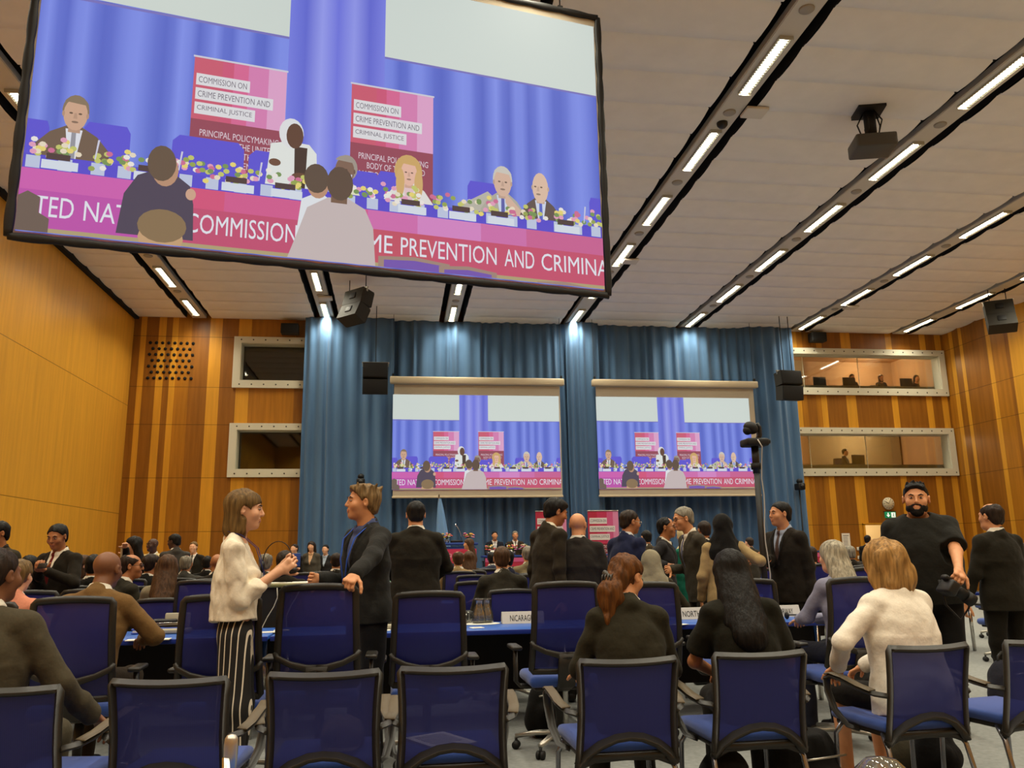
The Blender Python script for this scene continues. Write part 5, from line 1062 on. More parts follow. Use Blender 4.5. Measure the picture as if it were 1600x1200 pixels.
# ================================================================ the people in the hall
def hx(px, Y, z=1.55): return vx(px, Y, z)
def loc(x, y, rz, px, py, Y):                                  # a point seen at (px, py), Y metres into the hall, in a person's own axes
    p = at_y(px, py, Y); dx, dy = p.x-x, p.y-y; c, s_ = math.cos(rz), math.sin(rz); return (c*dx+s_*dy, -s_*dx+c*dy, p.z)
def stand(lbl, px, Y, rz, RHw=None, LHw=None, **kw):
    x = hx(px, Y)
    if RHw: kw['RH'] = loc(x, Y, rz, *RHw)
    if LHw: kw['LH'] = loc(x, Y, rz, *LHw)
    return person(lbl, x, Y, rz, **kw)
def sit_at(lbl, px, Y, rz, chair=True, RHw=None, LHw=None, **kw):
    x = hx(px, Y, 1.2)
    if RHw: kw['RH'] = loc(x, Y, rz, *RHw)
    if LHw: kw['LH'] = loc(x, Y, rz, *LHw)
    if chair: far_chair(x+.05*math.sin(rz), Y, rz*.6)
    return person(lbl, x, Y-.02, rz, pose='sit', **kw)
DK, BK, CH, NV, GY = (40, 35, 27), (28, 26, 22), (52, 50, 46), (34, 38, 62), (72, 66, 56)
# ---- woman in the white blouse
stripe = bpy.data.materials.new('fabric_striped'); stripe.use_nodes = True; nt, b_ = nodes(stripe); b_.inputs['Roughness'].default_value = .85
tc = nt.nodes.new('ShaderNodeTexCoord'); sx = nt.nodes.new('ShaderNodeSeparateXYZ'); nt.links.new(tc.outputs['Object'], sx.inputs[0])
ad = nt.nodes.new('ShaderNodeMath'); ad.operation = 'MULTIPLY_ADD'; ad.inputs[1].default_value = 29; nt.links.new(sx.outputs['Y'], ad.inputs[0]); mm = nt.nodes.new('ShaderNodeMath'); mm.operation = 'MULTIPLY'; mm.inputs[1].default_value = 7; nt.links.new(sx.outputs['X'], mm.inputs[0]); nt.links.new(mm.outputs[0], ad.inputs[2])
fr = nt.nodes.new('ShaderNodeMath'); fr.operation = 'FRACT'; nt.links.new(ad.outputs[0], fr.inputs[0]); lt = nt.nodes.new('ShaderNodeMath'); lt.operation = 'LESS_THAN'; lt.inputs[1].default_value = .17; nt.links.new(fr.outputs[0], lt.inputs[0])
mx = nt.nodes.new('ShaderNodeMixRGB'); mx.inputs[1].default_value = (*lin((22, 19, 17)), 1); mx.inputs[2].default_value = (*lin((225, 215, 195)), 1); nt.links.new(lt.outputs[0], mx.inputs[0]); nt.links.new(mx.outputs[0], b_.inputs['Base Color'])
J = stand('woman in white blouse and striped trousers holding a headset, facing right', 378, 5.05, -1.5, H=1.71, fem=True, face=True, lod=0, skin='fair', hair=('bob', 'light'), top=('blouse', (236, 226, 204)), RHw=(436, 893, 4.98), LHw=(440, 887, 5.12), Rp=(.3, -1, -.9), Lp=(-.3, -1, -.9), Rc=.75, Lc=.75, Rn=(-1, .2, .3), Ln=(1, .2, .3), lean=-.03, hpitch=-.06, extra={'leg_mat': stripe, 'wide': .026, 'long': .985}, shoes=BLACKM)
lanyard(J, (36, 44, 110), False)
hp = at_y(434, 880, 5.05)
t = thing('headset', 'thin black headset with arched band held by the woman in white blouse', 'headset', hp); m = MB(); m.sweep([(-.085+.085*(1-math.cos(k*PI/14)), 0, .0+.125*math.sin(k*PI/14)) for k in range(15)], .014, .004, (0, 1, 0)); m.build('band', BLACKM, t)
for q in (-.085, .085): m = MB(); m.ell((q, 0, -.02), (.014, .026, .034)); m.build('ear_pad', BLACK, t)
m = MB(); m.tube([(.0, .01, -.055), (.05, .0, -.02), (.085, -.01, -.01)], .005, 6); m.build('cable', BLACKM, t)
t = thing('receiver', 'small black receiver box in the hands of the woman in white blouse', 'receiver', at_y(446, 895, 5.03)); m = MB(); m.rbox((0, 0, 0), (.13, .07, .032), .01, Matrix.Rotation(-.25, 3, 'Y')); m.build('case', BLACK, t); m = MB(); m.rbox((.035, -.02, .013), (.035, .03, .012), .004, Matrix.Rotation(-.25, 3, 'Y')); m.build('dial', CHROME, t)
# ---- man holding the chair
J = stand('man in charcoal jacket with tousled hair holding the back of a tall chair', 577, 5.80, PI/2+.55, H=1.80, face=True, lod=0, skin='warm', hair=('messy', 'ash'), top=('blazer', (46, 46, 44)), shirt=(74, 84, 124), legs=(28, 28, 30), LHw=(553, 901, 5.13), RHw=(500, 905, 5.75), Lp=(-1, -.75, -.5), Lc=1.15, Ln=(.15, .2, -1), hyaw=-.28, lean=.05, hpitch=.05, fat=1.08)
lanyard(J, (48, 84, 180), True, .34, .165)
# ---- front row
sit_at('man in grey brown suit at the left edge of the photo, back turned', -14, 3.86, -.12, False, H=1.74, lod=0, skin='brown', hair=('short', 'dark'), top=('suit', (84, 76, 58)), legs=(84, 76, 58), lean=.16, side=-.08, hyaw=-.3, RH=(.34, .30, .64), LH=(-.2, .32, .7), fat=1.12, seat=.475)
sit_at('woman with auburn ponytail in dark pinstripe jacket, back turned', 984, 4.06, -.05, False, H=1.63, lod=0, fem=True, skin='warm', hair=('pony', 'auburn'), top=('blazer', (50, 46, 32)), legs=(40, 38, 30), lean=.30, hyaw=-.85, hpitch=-.22, seat=.475, fat=1.12, RH=(.16, .40, .72), LH=(-.20, .38, .70))
J = sit_at('woman with long black hair in black short sleeved top, back turned', 1168, 4.14, -.1, False, H=1.66, lod=0, fem=True, skin='tan', hair=('long', 'black'), top=('tee', (34, 32, 22)), legs=(34, 31, 26), lean=.26, side=-.06, hyaw=.1, hpitch=-.3, seat=.475, fat=1.1, LH=(-.10, .36, .66), RH=(.16, .34, .66), Lp=(-1, -.6, -.2), extra={'hlen': .04})
sit_at('woman with wavy blond hair in white jacket, sitting turned left', 1404, 4.2, .22, False, H=1.70, lod=0, fem=True, skin='warm', hair=('curly', 'sand'), top=('blazer', (236, 228, 212)), legs=('skirt', (34, 30, 26)), lean=.13, hyaw=.2, hpitch=-.1, seat=.475, fat=1.34, LH=(-.26, .24, .70), RH=(.06, .40, .66), Lp=(-1, -.5, -.1))
# ---- near table
sit_at('bald man in brown suit leaning on the table, back turned', 140, 5.62, -.16, False, H=1.74, lod=0, skin='brown', hair=('bald', 'dark'), top=('suit', (112, 84, 48)), legs=(60, 48, 34), lean=.30, hyaw=-.15, hpitch=-.15, fat=1.15, RH=(.20, .40, .80), LH=(-.2, .42, .80), Rp=(1, -.5, -.4), seat=.5)
sit_at('woman with straight grey hair in lavender jacket at the table', 1320, 5.72, .2, False, H=1.66, lod=0, fem=True, skin='fair', hair=('long', 'silver'), top=('blazer', (132, 132, 152)), legs=(40, 42, 56), lean=.16, hyaw=.1, hpitch=-.1, LH=(-.10, .42, .80), RH=(.05, .42, .80), Lp=(-.8, -.6, -.5), seat=.52, fat=1.16)
sit_at('person with short light brown hair in salmon jacket, left edge', 14, 6.1, -.1, True, H=1.60, lod=1, fem=True, skin='fair', hair=('full', 'light'), top=('blazer', (214, 140, 112)), lean=.22, RH=(.2, .4, .8), LH=(-.2, .4, .8), seat=.5)
# ---- standing in the right half
J = stand('big bearded man in black t-shirt standing with a camera in hand', 1440, 5.9, PI-.5, H=1.84, face=True, lod=0, skin='warm', hair=('spiky', 'black'), beard='black', top=('tee', (36, 35, 30)), legs=(26, 25, 24), fat=1.42, side=.045, LHw=(1498, 890, 5.42), Lp=(-.5, -1, -.25), Lc=1.0, Ln=(.3, .4, -.6), hyaw=-.08, hroll=-.03, extra={'ndrop': .03})
cp = at_y(1490, 918, 5.36); t = thing('photo_camera', 'black photo camera with long lens held by the big man', 'camera', cp, .0); Rc_ = Matrix.Rotation(.62, 3, 'Y')
m = MB(); m.rbox((-.04, 0, 0), (.075, .14, .10), .015, Rc_); m.rbox((-.045, 0, .062), (.06, .06, .035), .012, Rc_); m.build('body', BLACK, t)
m = MB(); m.cyl(Rc_ @ Vector((-.02, 0, 0)), Rc_ @ Vector((.10, 0, 0)), .036, .038, 20); m.cyl(Rc_ @ Vector((.10, 0, 0)), Rc_ @ Vector((.16, 0, 0)), .043, .045, 20); m.build('lens', BLACKM, t)
m = MB(); m.cyl(Rc_ @ Vector((.158, 0, 0)), Rc_ @ Vector((.162, 0, 0)), .038, n=20); m.build('front_glass', mat('lens_glass', (30, 36, 40), .08), t)
m = MB(); m.tube([(-.06, .06, .05), (-.02, .075, -.12), (.06, .05, -.22), (.11, .02, -.14), (.12, 0, -.05)], .008, 6); m.build('strap', BLACKM, t)
stand('man in black suit with thinning hair at right edge, back turned', 1554, 6.75, .1, H=1.70, lod=0, skin='warm', hair=('ring', 'dark'), top=('suit', (38, 34, 24)), legs=(32, 29, 22), fat=1.18, RH=(.28, .12, .86), LH=(-.30, .1, .86), hyaw=.2)
J = stand('dark haired man in black suit shaking hands, facing left by the pole', 1228, 7.95, PI/2+.42, H=1.80, face=True, lod=0, skin='warm', hair=('short', 'black'), top=('suit', (42, 36, 28)), shirt=(156, 168, 190), tie=(92, 72, 66), legs=(32, 28, 22), RHw=(1190, 872, 7.75), LH=(-.25, -.02, .84), hyaw=-.3, lean=.06, fat=1.1, Rn=(-1, 0, .2))
lanyard(J, (30, 28, 26), False)
stand('woman in black headscarf and tan jacket seen from behind', 1130, 7.85, -.3, H=1.68, lod=0, fem=True, skin='warm', hair=('hijab', (24, 22, 19)), top=('coat', (158, 134, 92)), legs=(60, 52, 40), RHw=(1176, 874, 7.85), Rp=(1, -.4, -.8), LH=(-.24, .1, .86), lean=.05, fat=1.08)
stand('grey haired man in grey suit bending to shake hands, facing left', 1090, 8.55, PI/2+.08, H=1.80, face=True, lod=0, skin='warm', hair=('short', 'grey'), top=('suit', (70, 64, 52)), shirt=(226, 218, 200), tie=(84, 86, 110), legs=(52, 48, 40), RHw=(1050, 890, 8.6), LH=(-.25, -.02, .84), lean=.17, hpitch=-.2, glasses='black', fat=1.08, Rn=(-1, 0, .2))
stand('man with glasses in dark suit shaking hands, facing the grey haired man', 1034, 9.2, -PI/2-.45, H=1.71, face=True, lod=0, skin='tan', hair=('receding', 'black'), top=('suit', (46, 44, 46)), shirt=(228, 220, 200), tie=(52, 50, 60), RHw=(1041, 884, 8.75), LH=(-.25, .05, .84), hyaw=-.12, lean=.06, fat=1.12, glasses='black')
stand('woman in green jacket and cream headscarf between the handshake and curtain', 1072, 9.7, .5, H=1.63, lod=1, fem=True, skin='warm', hair=('hijab', (212, 196, 150)), top=('coat', (24, 96, 78)), legs=(30, 50, 44), RH=(.3, .2, 1.0))
sit_at('seated person in grey headscarf and dark jacket, back turned', 1022, 7.92, .05, False, H=1.66, lod=1, fem=True, skin='warm', hair=('hijab', (134, 126, 104)), top=('blazer', (56, 50, 34)), lean=.15, RH=(.3, .3, .76), seat=.48)
stand('balding man in navy suit with thin glasses, facing right', 976, 8.3, -1.05, H=1.75, face=True, lod=0, skin='tan', hair=('receding', 'dark'), top=('suit', (36, 42, 74)), shirt=(200, 200, 200), legs=(28, 32, 52), hyaw=-.35, hpitch=-.15, glasses='pale', lean=.06, fat=1.1)
stand('bald man in dark suit seen from behind, standing centre right', 903, 7.75, -.18, H=1.70, lod=0, skin='warm', hair=('bald', 'dark'), top=('suit', (46, 41, 36)), legs=(34, 30, 26), fat=1.2, hyaw=-.3, RH=(.3, .02, .84), LH=(-.28, .1, .9), lean=.04)
stand('young man with black quiff in dark suit, looking down to the right', 852, 7.85, -1.15, H=1.85, face=True, lod=0, skin='tan', hair=('full', 'black'), top=('suit', (54, 46, 32)), shirt=(228, 222, 200), tie=(40, 40, 44), legs=(34, 29, 22), hyaw=-.3, hpitch=-.32, lean=.09)
stand('tall man in black suit seen from behind below the left screen', 650, 7.9, .02, H=1.83, lod=0, skin='warm', hair=('short', 'black'), top=('suit', (40, 35, 24)), legs=(32, 28, 20), fat=1.22, RH=(.14, .30, 1.08), LH=(-.14, .30, 1.08), Rp=(1, -.5, -.2), Lp=(-1, -.5, -.2), lean=.05, hpitch=-.15)
# ---- left half, standing
J = stand('man in black suit and dark red tie looking down at his phone', 96, 8.35, PI-.38, H=1.665, face=True, lod=0, skin='tan', hair=('short', 'black'), top=('suit', (40, 34, 24)), shirt=(232, 224, 206), tie=(104, 28, 26), RHw=(60, 893, 8.05), LHw=(74, 893, 8.0), Rp=(.7, -.6, -.8), Lp=(-.7, -.6, -.8), Rc=.8, Lc=.8, Rn=(-.4, .3, 1), Ln=(.4, .3, 1), hpitch=-.3, hyaw=.2, fat=1.08)
t = thing('phone', 'black phone held up by the man with the dark red tie', 'phone', at_y(66, 884, 7.86), -.3); m = MB(); m.rbox((0, 0, 0), (.085, .012, .05), .006, Matrix.Rotation(-.4, 3, 'X')); m.build('case', BLACK, t); m = MB(); m.rbox((0, .009, .0), (.078, .002, .044), .001, Matrix.Rotation(-.4, 3, 'X')); m.build('screen', mat('phone_screen', (40, 44, 50), .1), t)
stand('man in dark grey suit at the left edge, face turned left', 2, 8.7, PI-.45, H=1.71, face=True, lod=1, skin='tan', hair=('short', 'black'), top=('suit', (64, 56, 40)), shirt=(50, 44, 36), hyaw=-.15, hpitch=-.1)
stand('woman with dark hair and orange scarf taking a photo with her phone', 212, 11.2, PI/2+.35, H=1.62, face=True, lod=1, fem=True, skin='fair', hair=('long', 'black'), top=('blazer', (30, 27, 22)), shirt=(206, 84, 56), RHw=(196, 857, 10.9), LHw=(197, 866, 10.95), Rp=(.8, -.2, -.8), Lp=(-.8, -.2, -.8))
t = thing('phone', 'pale phone held up by the woman with orange scarf', 'phone', at_y(190, 862, 10.9), .5); m = MB(); m.rbox((0, 0, 0), (.012, .08, .15), .006); m.build('case', mat('phone_pale', (170, 160, 140), .4), t)
stand('bald man in cream suit with blue tie before the striped wall', 240, 15.2, PI-.25, H=1.70, lod=1, face=True, skin='dark', hair=('bald', 'black'), top=('suit', (206, 186, 136)), shirt=(230, 226, 214), tie=(96, 108, 140), legs=(190, 170, 124), hyaw=-.45)
stand('man in grey suit seen from behind before the striped wall', 275, 14.2, .55, H=1.74, lod=1, skin='dark', hair=('short', 'black'), top=('suit', (76, 72, 66)), shirt=(232, 226, 214), hyaw=.75, hpitch=-.2)
stand('young man in dark suit and tie before the striped wall, facing us', 303, 18.2, PI-.1, H=1.70, lod=2, skin='fair', hair=('short', 'light'), top=('suit', (40, 36, 28)), shirt=(232, 226, 214), tie=(70, 60, 44))
stand('smiling woman in black jacket with blue folder beside the curtain edge', 461, 20.3, PI-.5, H=1.66, lod=2, fem=True, skin='fair', hair=('short', 'dark'), top=('blazer', (36, 32, 28)), shirt=(226, 220, 206), RH=(.1, .3, 1.08))
stand('woman with dark hair in grey jacket before the left curtain', 487, 20.5, PI-.2, H=1.72, lod=2, fem=True, skin='fair', hair=('longwavy', 'dark'), top=('blazer', (92, 86, 74)), shirt=(214, 170, 130))
stand('woman in dark jacket with pale blue shirt before the left curtain', 509, 20.6, PI-.25, H=1.64, lod=2, fem=True, skin='fair', hair=('short', 'black'), top=('blazer', (46, 44, 44)), shirt=(176, 190, 206))
t = thing('folder', 'small blue folder held by the smiling woman at curtain edge', 'folder', at_y(461, 875, 19.95)); m = MB(); m.rbox((0, 0, 0), (.24, .02, .3), .005); m.build('cover', BLUEC, t); m = MB(); m.box((.0, .004, .005), (.225, .012, .295)); m.build('pages', PAPER, t)
stand('woman in black jacket walking past the lectern, facing left', 734, 17.6, PI/2-.1, H=1.68, lod=2, fem=True, skin='warm', hair=('longwavy', 'brown'), top=('blazer', (34, 31, 28)), shirt=(220, 200, 170))
stand('man in grey jacket seen from behind left of the handshake', 1011, 13.2, .3, H=1.68, lod=2, skin='warm', hair=('short', 'black'), top=('suit', (88, 76, 58)))
stand('dark haired person behind the black headscarf', 1102, 10.6, .2, H=1.72, lod=2, skin='tan', hair=('short', 'dark'), top=('suit', (40, 38, 36)))
stand('man in dark grey suit far behind the camera pole', 1172, 17.0, .3, H=1.62, lod=2, skin='fair', hair=('short', 'dark'), top=('suit', (60, 56, 48)))
stand('man in black suit standing before the bright doorway', 1357, 20.5, -.5, H=1.70, lod=2, skin='tan', hair=('short', 'black'), top=('suit', (32, 30, 28)), hyaw=-.5)
# ---- the two men on the stage
for k, (px, lb, sk, hr) in enumerate(((773, 'dark haired man in navy suit seated at the head table', 'warm', 'black'), (805, 'grey haired man in brown suit seated at the head table', 'warm', 'grey'))):
    x = hx(px, 22.4, 1.8); o = far_chair(x, 22.5, PI, PODZ); o['label'] = ['blue chair of the left man at the head table', 'blue chair of the right man at the head table'][k]; o['group'] = 'chairs on the stage'
    J = person(lb, x, 22.42, PI, pose='sit', H=1.72, lod=2, skin=sk, hair=('short', hr), top=('suit', ((36, 38, 50), (70, 58, 44))[k]), shirt=(228, 222, 214), tie=((170, 170, 180), (70, 56, 50))[k], z0=PODZ, seat=.52, RH=(.16, .36, .80), LH=(-.16, .36, .80)); 
# ---- seated, seen from behind, between the rows
SEATED = [('man with black hair beside the man with the phone, seated', 40, 8.55, dict(hair=('short', 'black'), skin='warm', top=('suit', BK))), ('brown haired woman seated behind the man with the phone', 124, 10.2, dict(fem=True, hair=('bob', 'brown'), skin='fair', top=('blazer', (60, 50, 40)), rz=-1.2)),
    ('dark head showing over the bald man in brown suit', 144, 9.1, dict(hair=('short', 'black'), skin='tan', top=('suit', BK))), ('balding man in dark suit and dark glasses, face turned right', 184, 8.35, dict(chair=False, hair=('ring', 'dark'), skin='tan', top=('suit', (48, 44, 32)), rz=-.85, hyaw=-.6, glasses='dark', lod=0, lean=.18, face=True, fat=1.15)),
    ('dark curly head in front of the man in cream suit', 230, 10.4, dict(hair=('full', 'dark'), skin='tan', top=('suit', BK), rz=-.5)), ('woman with long brown hair in grey blouse, back turned', 258, 7.98, dict(chair=False, fem=True, hair=('long', 'brown'), skin='fair', top=('knit', (132, 122, 98)), lod=0, lean=.14, H=1.66)),
    ('balding man in grey suit seated behind the long haired woman', 289, 11.6, dict(hair=('ring', 'grey'), skin='tan', top=('suit', (74, 72, 66)))), ('small dark head beside the white blouse', 322, 14.0, dict(hair=('short', 'black'), skin='brown', top=('suit', BK))), ('bald head just left of the white blouse', 338, 10.6, dict(hair=('bald', 'dark'), skin='tan', top=('suit', DK))),
    ('bald man seen above the black skirted box', 414, 10.2, dict(hair=('ring', 'grey'), skin='warm', top=('suit', (80, 70, 54)))), ('dark haired head right above the black skirted box', 444, 8.6, dict(hair=('full', 'dark'), skin='warm', top=('suit', DK))), ('blond woman with mint scarf, back turned, behind the charcoal jacket', 595, 9.0, dict(fem=True, hair=('longwavy', 'blond'), skin='fair', top=('knit', (34, 32, 26)), scarf=True)),
    ('balding man in beige suit seated right of the tall man in black', 716, 11.9, dict(hair=('ring', 'brown'), skin='warm', top=('suit', (152, 128, 88)), fat=1.1)), ('long haired woman beside the man in beige suit', 733, 12.6, dict(fem=True, hair=('long', 'brown'), skin='fair', top=('blazer', DK))), ('pink headed old man before the lectern', 731, 14.6, dict(hair=('ring', 'silver'), skin='fair', top=('suit', GY))),
    ('small dark head in blue grey suit below the stage', 769, 15.4, dict(hair=('short', 'black'), skin='dark', top=('suit', (66, 72, 92)))), ('grey head beside the blue grey suit', 783, 15.8, dict(hair=('short', 'silver'), skin='fair', top=('suit', GY))), ('curly dark haired man in navy jacket, face turned left', 800, 10.1, dict(hair=('full', 'black'), skin='warm', top=('suit', NV), rz=.9, hyaw=.5, face=True)),
    ('brown haired man in dark suit seated beyond the carafe', 786, 8.12, dict(chair=False, hair=('short', 'brown'), skin='warm', top=('suit', (54, 50, 40)), lod=1, lean=.16, H=1.74)), ('grey jacket seated behind the young man with quiff', 826, 12.4, dict(hair=('short', 'grey'), skin='warm', top=('suit', (122, 110, 82)), H=1.84)),
    ('grey haired man in dark suit seated at the far right rows', 1334, 12.0, dict(hair=('short', 'grey'), skin='warm', top=('suit', DK))), ('dark haired woman left of the grey haired man at far right', 1321, 14.0, dict(fem=True, hair=('bob', 'black'), skin='warm', top=('knit', BK))), ('bald man seated by the curly blond hair', 1361, 13.6, dict(hair=('bald', 'dark'), skin='fair', top=('suit', DK))),
    ('delegate with dark hair far behind the charcoal jacket', 525, 12.0, dict(hair=('short', 'dark'), skin='tan', top=('suit', DK))), ('dark haired woman seated behind the black suit', 1272, 13.2, dict(fem=True, hair=('bob', 'dark'), skin='warm', top=('knit', BK))), ('person seated at the right edge holding up a hand', 1604, 9.8, dict(hair=('short', 'dark'), skin='warm', top=('suit', DK), LH=(-.2, .3, 1.2)))]
for lb, px, Y, kw in SEATED:
    rz = kw.pop('rz', 0.0); sc = kw.pop('scarf', False); ch = kw.pop('chair', True); kw.setdefault('lod', 1 if Y < 12 else 2); kw.setdefault('lean', .10+.05*math.sin(px)); kw.setdefault('H', 1.70)
    J = sit_at(lb, px, Y, rz, ch, RH=kw.pop('RH', (.18, .38, .79)), **({'LH': (-.18, .38, .79)} | kw))
    if sc: m = Field(); T = J['T']; m.cone(T((0, -.03, 1.44)), T((0, -.05, 1.38)), .085, .14, .03, (J['fw'], .7)); m.build('scarf', fab('scarf_mint', (140, 206, 168)), .011, J['root'])
# ---- people in the glass booths
for px, zf, lb, hr in ((1331, 5.83, 'dark haired interpreter at the left in upper right booth', ('bob', 'black')), (1376, 5.83, 'dark haired interpreter wearing a headset in upper right booth', ('bob', 'brown')), (1431, 5.83, 'dark haired interpreter at the right in upper right booth', ('longwavy', 'black')), (1308, 3.27, 'man in dark suit sitting in the lower right booth', ('short', 'black'))):
    x = at_y(px, 590, 25.6).x; o = far_chair(x, 25.65, PI, zf); o['label'] = 'chair of the '+lb; o['group'] = 'chairs in the booths'
    person(lb, x, 25.6, PI if zf > 4 else PI+.9, pose='sit', H=1.62, lod=2, fem=zf > 4, skin='warm', hair=hr, top=('suit' if zf < 4 else 'knit', (56, 54, 56)), z0=zf, seat=.52, RH=(.14, .3, .82), LH=(-.14, .3, .82))
for px, zd, lb in ((1326, 6.44, 'black monitor on the upper booth desk, left'), (1415, 6.44, 'black monitor on the upper booth desk, right'), (1328, 3.88, 'black monitor on the lower booth desk'), (1280, 6.44, 'small black monitor at the left end of the upper booth')):
    x = at_y(px, 590, 24.8).x; t = thing('monitor', lb, 'monitor', (x, 24.8, zd)); m = MB(); m.rbox((0, 0, .3), (.44, .04, .32), .01); m.build('panel', BLACK, t); m = MB(); m.box((0, .02, .1), (.06, .03, .2)); m.rbox((0, 0, .008), (.22, .16, .016), .005); m.build('stand', BLACKM, t)
# ================================================================ things on the tables and on the floor
def on_table(px, py, z=.741): p = at_z(px, py, z); return p
SIL = mat('plate_silver', (196, 192, 182), .45, .0); INK = mat('plate_ink', (24, 22, 20), .6)
def plate(px, py, w_, text, frac0, frac1, lbl, mirror=None):
    p = on_table(px, py); t = thing('name_plate', lbl, 'name plate', (p.x+w_/2, p.y+.05, .741), 0, 'country name plates')
    m = MB(); m.prism([(-.05, 0), (.05, 0), (.012, .095), (-.012, .095)], (-w_/2, 0, 0), (0, 1, 0), (0, 0, 1), w_); m.build('plate', SIL, t)
    m = MB(); vs, fs = text_fit(text, w_*(frac1-frac0), .052); a = math.atan2(.038, .095); c, s_ = math.cos(a), math.sin(a)
    m.add([(-w_/2+w_*frac0+x, -.0515+.40*0+(.02+y)*s_, (.022+y)*c) for x, y in vs], fs); m.build('lettering', INK, t)
plate(785, 975, .36, 'NICARAGUA', .19, .83, 'silver name plate reading NICARAGUA on the blue table'); plate(1063, 968, .50, 'NORTH MACEDONIA', .06, .96, 'silver name plate reading NORTH MACEDONIA beside the black haired woman'); plate(1212, 964, .24, 'NORWAY', .1, .72, 'silver name plate reading NORWAY by the grey haired woman')
p = on_table(1170, 921); 
WATER = clear_mat('clear_glass', (.92, .93, .92), .06, (220, 220, 210), .06)
p = on_table(745, 976); pz = p
t = thing('paper_doily', 'white paper doily under the water carafe', 'doily', (p.x+.03, p.y+.08, .742)); m = MB(); m.lathe([(0, .003), (.15, .003)]+[(.155, .002), (.155, 0)], n=28); o = m.build('sheet', PAPER, t); o.scale = (1.15, .8, 1)
for k, (dx, dy, lb) in enumerate(((.02, .10, 'glass water carafe left of the name plate NICARAGUA'), (.085, .13, 'second glass water carafe just behind the first'))):
    t = thing('carafe', lb, 'carafe', (p.x+dx+.01, p.y+dy, .746), 0, 'water carafes'); m = MB(); m.lathe([(0, .004), (.058, .004), (.062, .02), (.058, .08), (.042, .12), (.034, .15), (.036, .185), (.044, .20), (.040, .20), (.032, .182), (.03, .15), (.038, .12), (.054, .08), (.057, .02), (0, .010)], n=24); m.build('glass', WATER, t)
    m = MB(); m.lathe([(0, .012), (.054, .014), (.056, .03), (.053, .075), (.04, .11), (0, .11)], n=24); m.build('water', clear_mat('water', (.86, .9, .92), .05, (200, 210, 210), .08), t)
for k, (dx, dy, lb) in enumerate(((-.09, .12, 'drinking glass left of the water carafe'), (-.05, .2, 'drinking glass behind the water carafe'))):
    t = thing('drinking_glass', lb, 'glass', (p.x+dx, p.y+dy, .742), 0, 'drinking glasses'); m = MB(); m.lathe([(0, .003), (.028, .003), (.034, .09), (.031, .09), (.026, .01), (0, .01)], n=18); m.build('glass', WATER, t)
def paper(px, py, w_, d_, rz, lbl, n=1, z=.741, mt=None):
    q = on_table(px, py, z); m = MB(); m.box((0, 0, .0015*n), (w_, d_, .003*n)); m.box((0, 0, .0031*n), (w_*.6, d_*.4, .0005), mi=1); o = m.build('paper_sheet', [mt or PAPER, SIL], label=lbl, cat='paper', group='papers on the tables'); o.location = (q.x, q.y, z); o.rotation_euler = (0, 0, rz)
paper(745, 981, .10, .10, .2, 'small white card beside the carafe'); paper(598, 985, .12, .10, -.1, 'white card on the table right of the charcoal jacket'); paper(418, 988, .20, .12, .2, 'white paper on the table between blouse and tall chair'); paper(440, 985, .12, .1, .0, 'round edged white card by the tall chair'); paper(1063, 976, .12, .08, .5, 'white slip at the table edge near NORTH MACEDONIA')
paper(232, 1000, .30, .10, .05, 'white paper at the table edge by the bald man', 2)
# left cluster
q = on_table(235, 990); t = thing('binder', 'blue binder under the glasses case on the left table', 'binder', (q.x+.02, q.y+.1, .742), .12); m = MB(); m.rbox((0, 0, .035), (.34, .26, .012), .004); m.rbox((0, 0, .006), (.34, .26, .012), .004); m.rbox((.165, 0, .02), (.012, .26, .04), .004); m.build('cover', mat('binder_blue', (60, 84, 170), .5), t); m = MB(); m.box((-.005, 0, .02), (.31, .25, .018)); m.build('pages', PAPER, t)
t = thing('glasses_case', 'black and beige zipped case on the blue binder', 'case', (q.x+.08, q.y+.1, .784), .1); m = MB(); m.rbox((0, 0, .018), (.22, .12, .032), .015); m.build('lower_shell', mat('case_beige', (120, 108, 84), .7), t); m = MB(); m.rbox((.0, .0, .047), (.2, .11, .028), .013); m.build('upper_shell', BLACK, t); m = MB(); m.sweep([(-.1, -.055, .034), (0, -.06, .034), (.1, -.055, .034)], .006, .008, (0, 0, 1)); m.build('zip', CHROME, t)
def gooseneck(px, py, hgt, lbl, z=.741, base=True):
    q = on_table(px, py, z); t = thing('microphone', lbl, 'microphone', (q.x, q.y, z), 0, 'desk microphones')
    m = MB(); m.rbox((0, 0, .025), (.16, .13, .05), .012); m.build('base', BLACK, t); m = MB(); m.tube([(0, 0, .05), (0, .0, hgt*.5), (.0, -.01, hgt*.8), (0, -.03, hgt)], .006, 8); m.build('gooseneck', CHROME, t); m = MB(); m.ell((0, -.032, hgt+.01), (.014, .014, .022)); m.build('head', ALU, t)
gooseneck(256, 968, .25, 'gooseneck microphone on the left table before the grey blouse'); gooseneck(424, 975, .10, 'black desk microphone between the white blouse and the tall chair'); gooseneck(740, 962, .08, 'black desk microphone left of the water carafe')
def console(px, py, Y, w_, h_, lbl):
    x = at_y(px, py, Y).x; t = thing('desk_console', lbl, 'console', (x, Y, .741), 0, 'grey desk consoles'); G = mat('console_grey', (164, 158, 136), .55)
    m = MB(); m.rbox((0, -.06, .018), (w_*1.2, .18, .036), .01); m.build('base', G, t); m = MB(); m.rbox((0, .04, .03+h_/2), (w_, .025, h_), .01, Matrix.Rotation(-.15, 3, 'X')); m.build('upright_panel', G, t); m = MB(); m.box((0, -.02, .04), (w_*.8, .03, .012)); m.build('key_strip', BLACK, t)
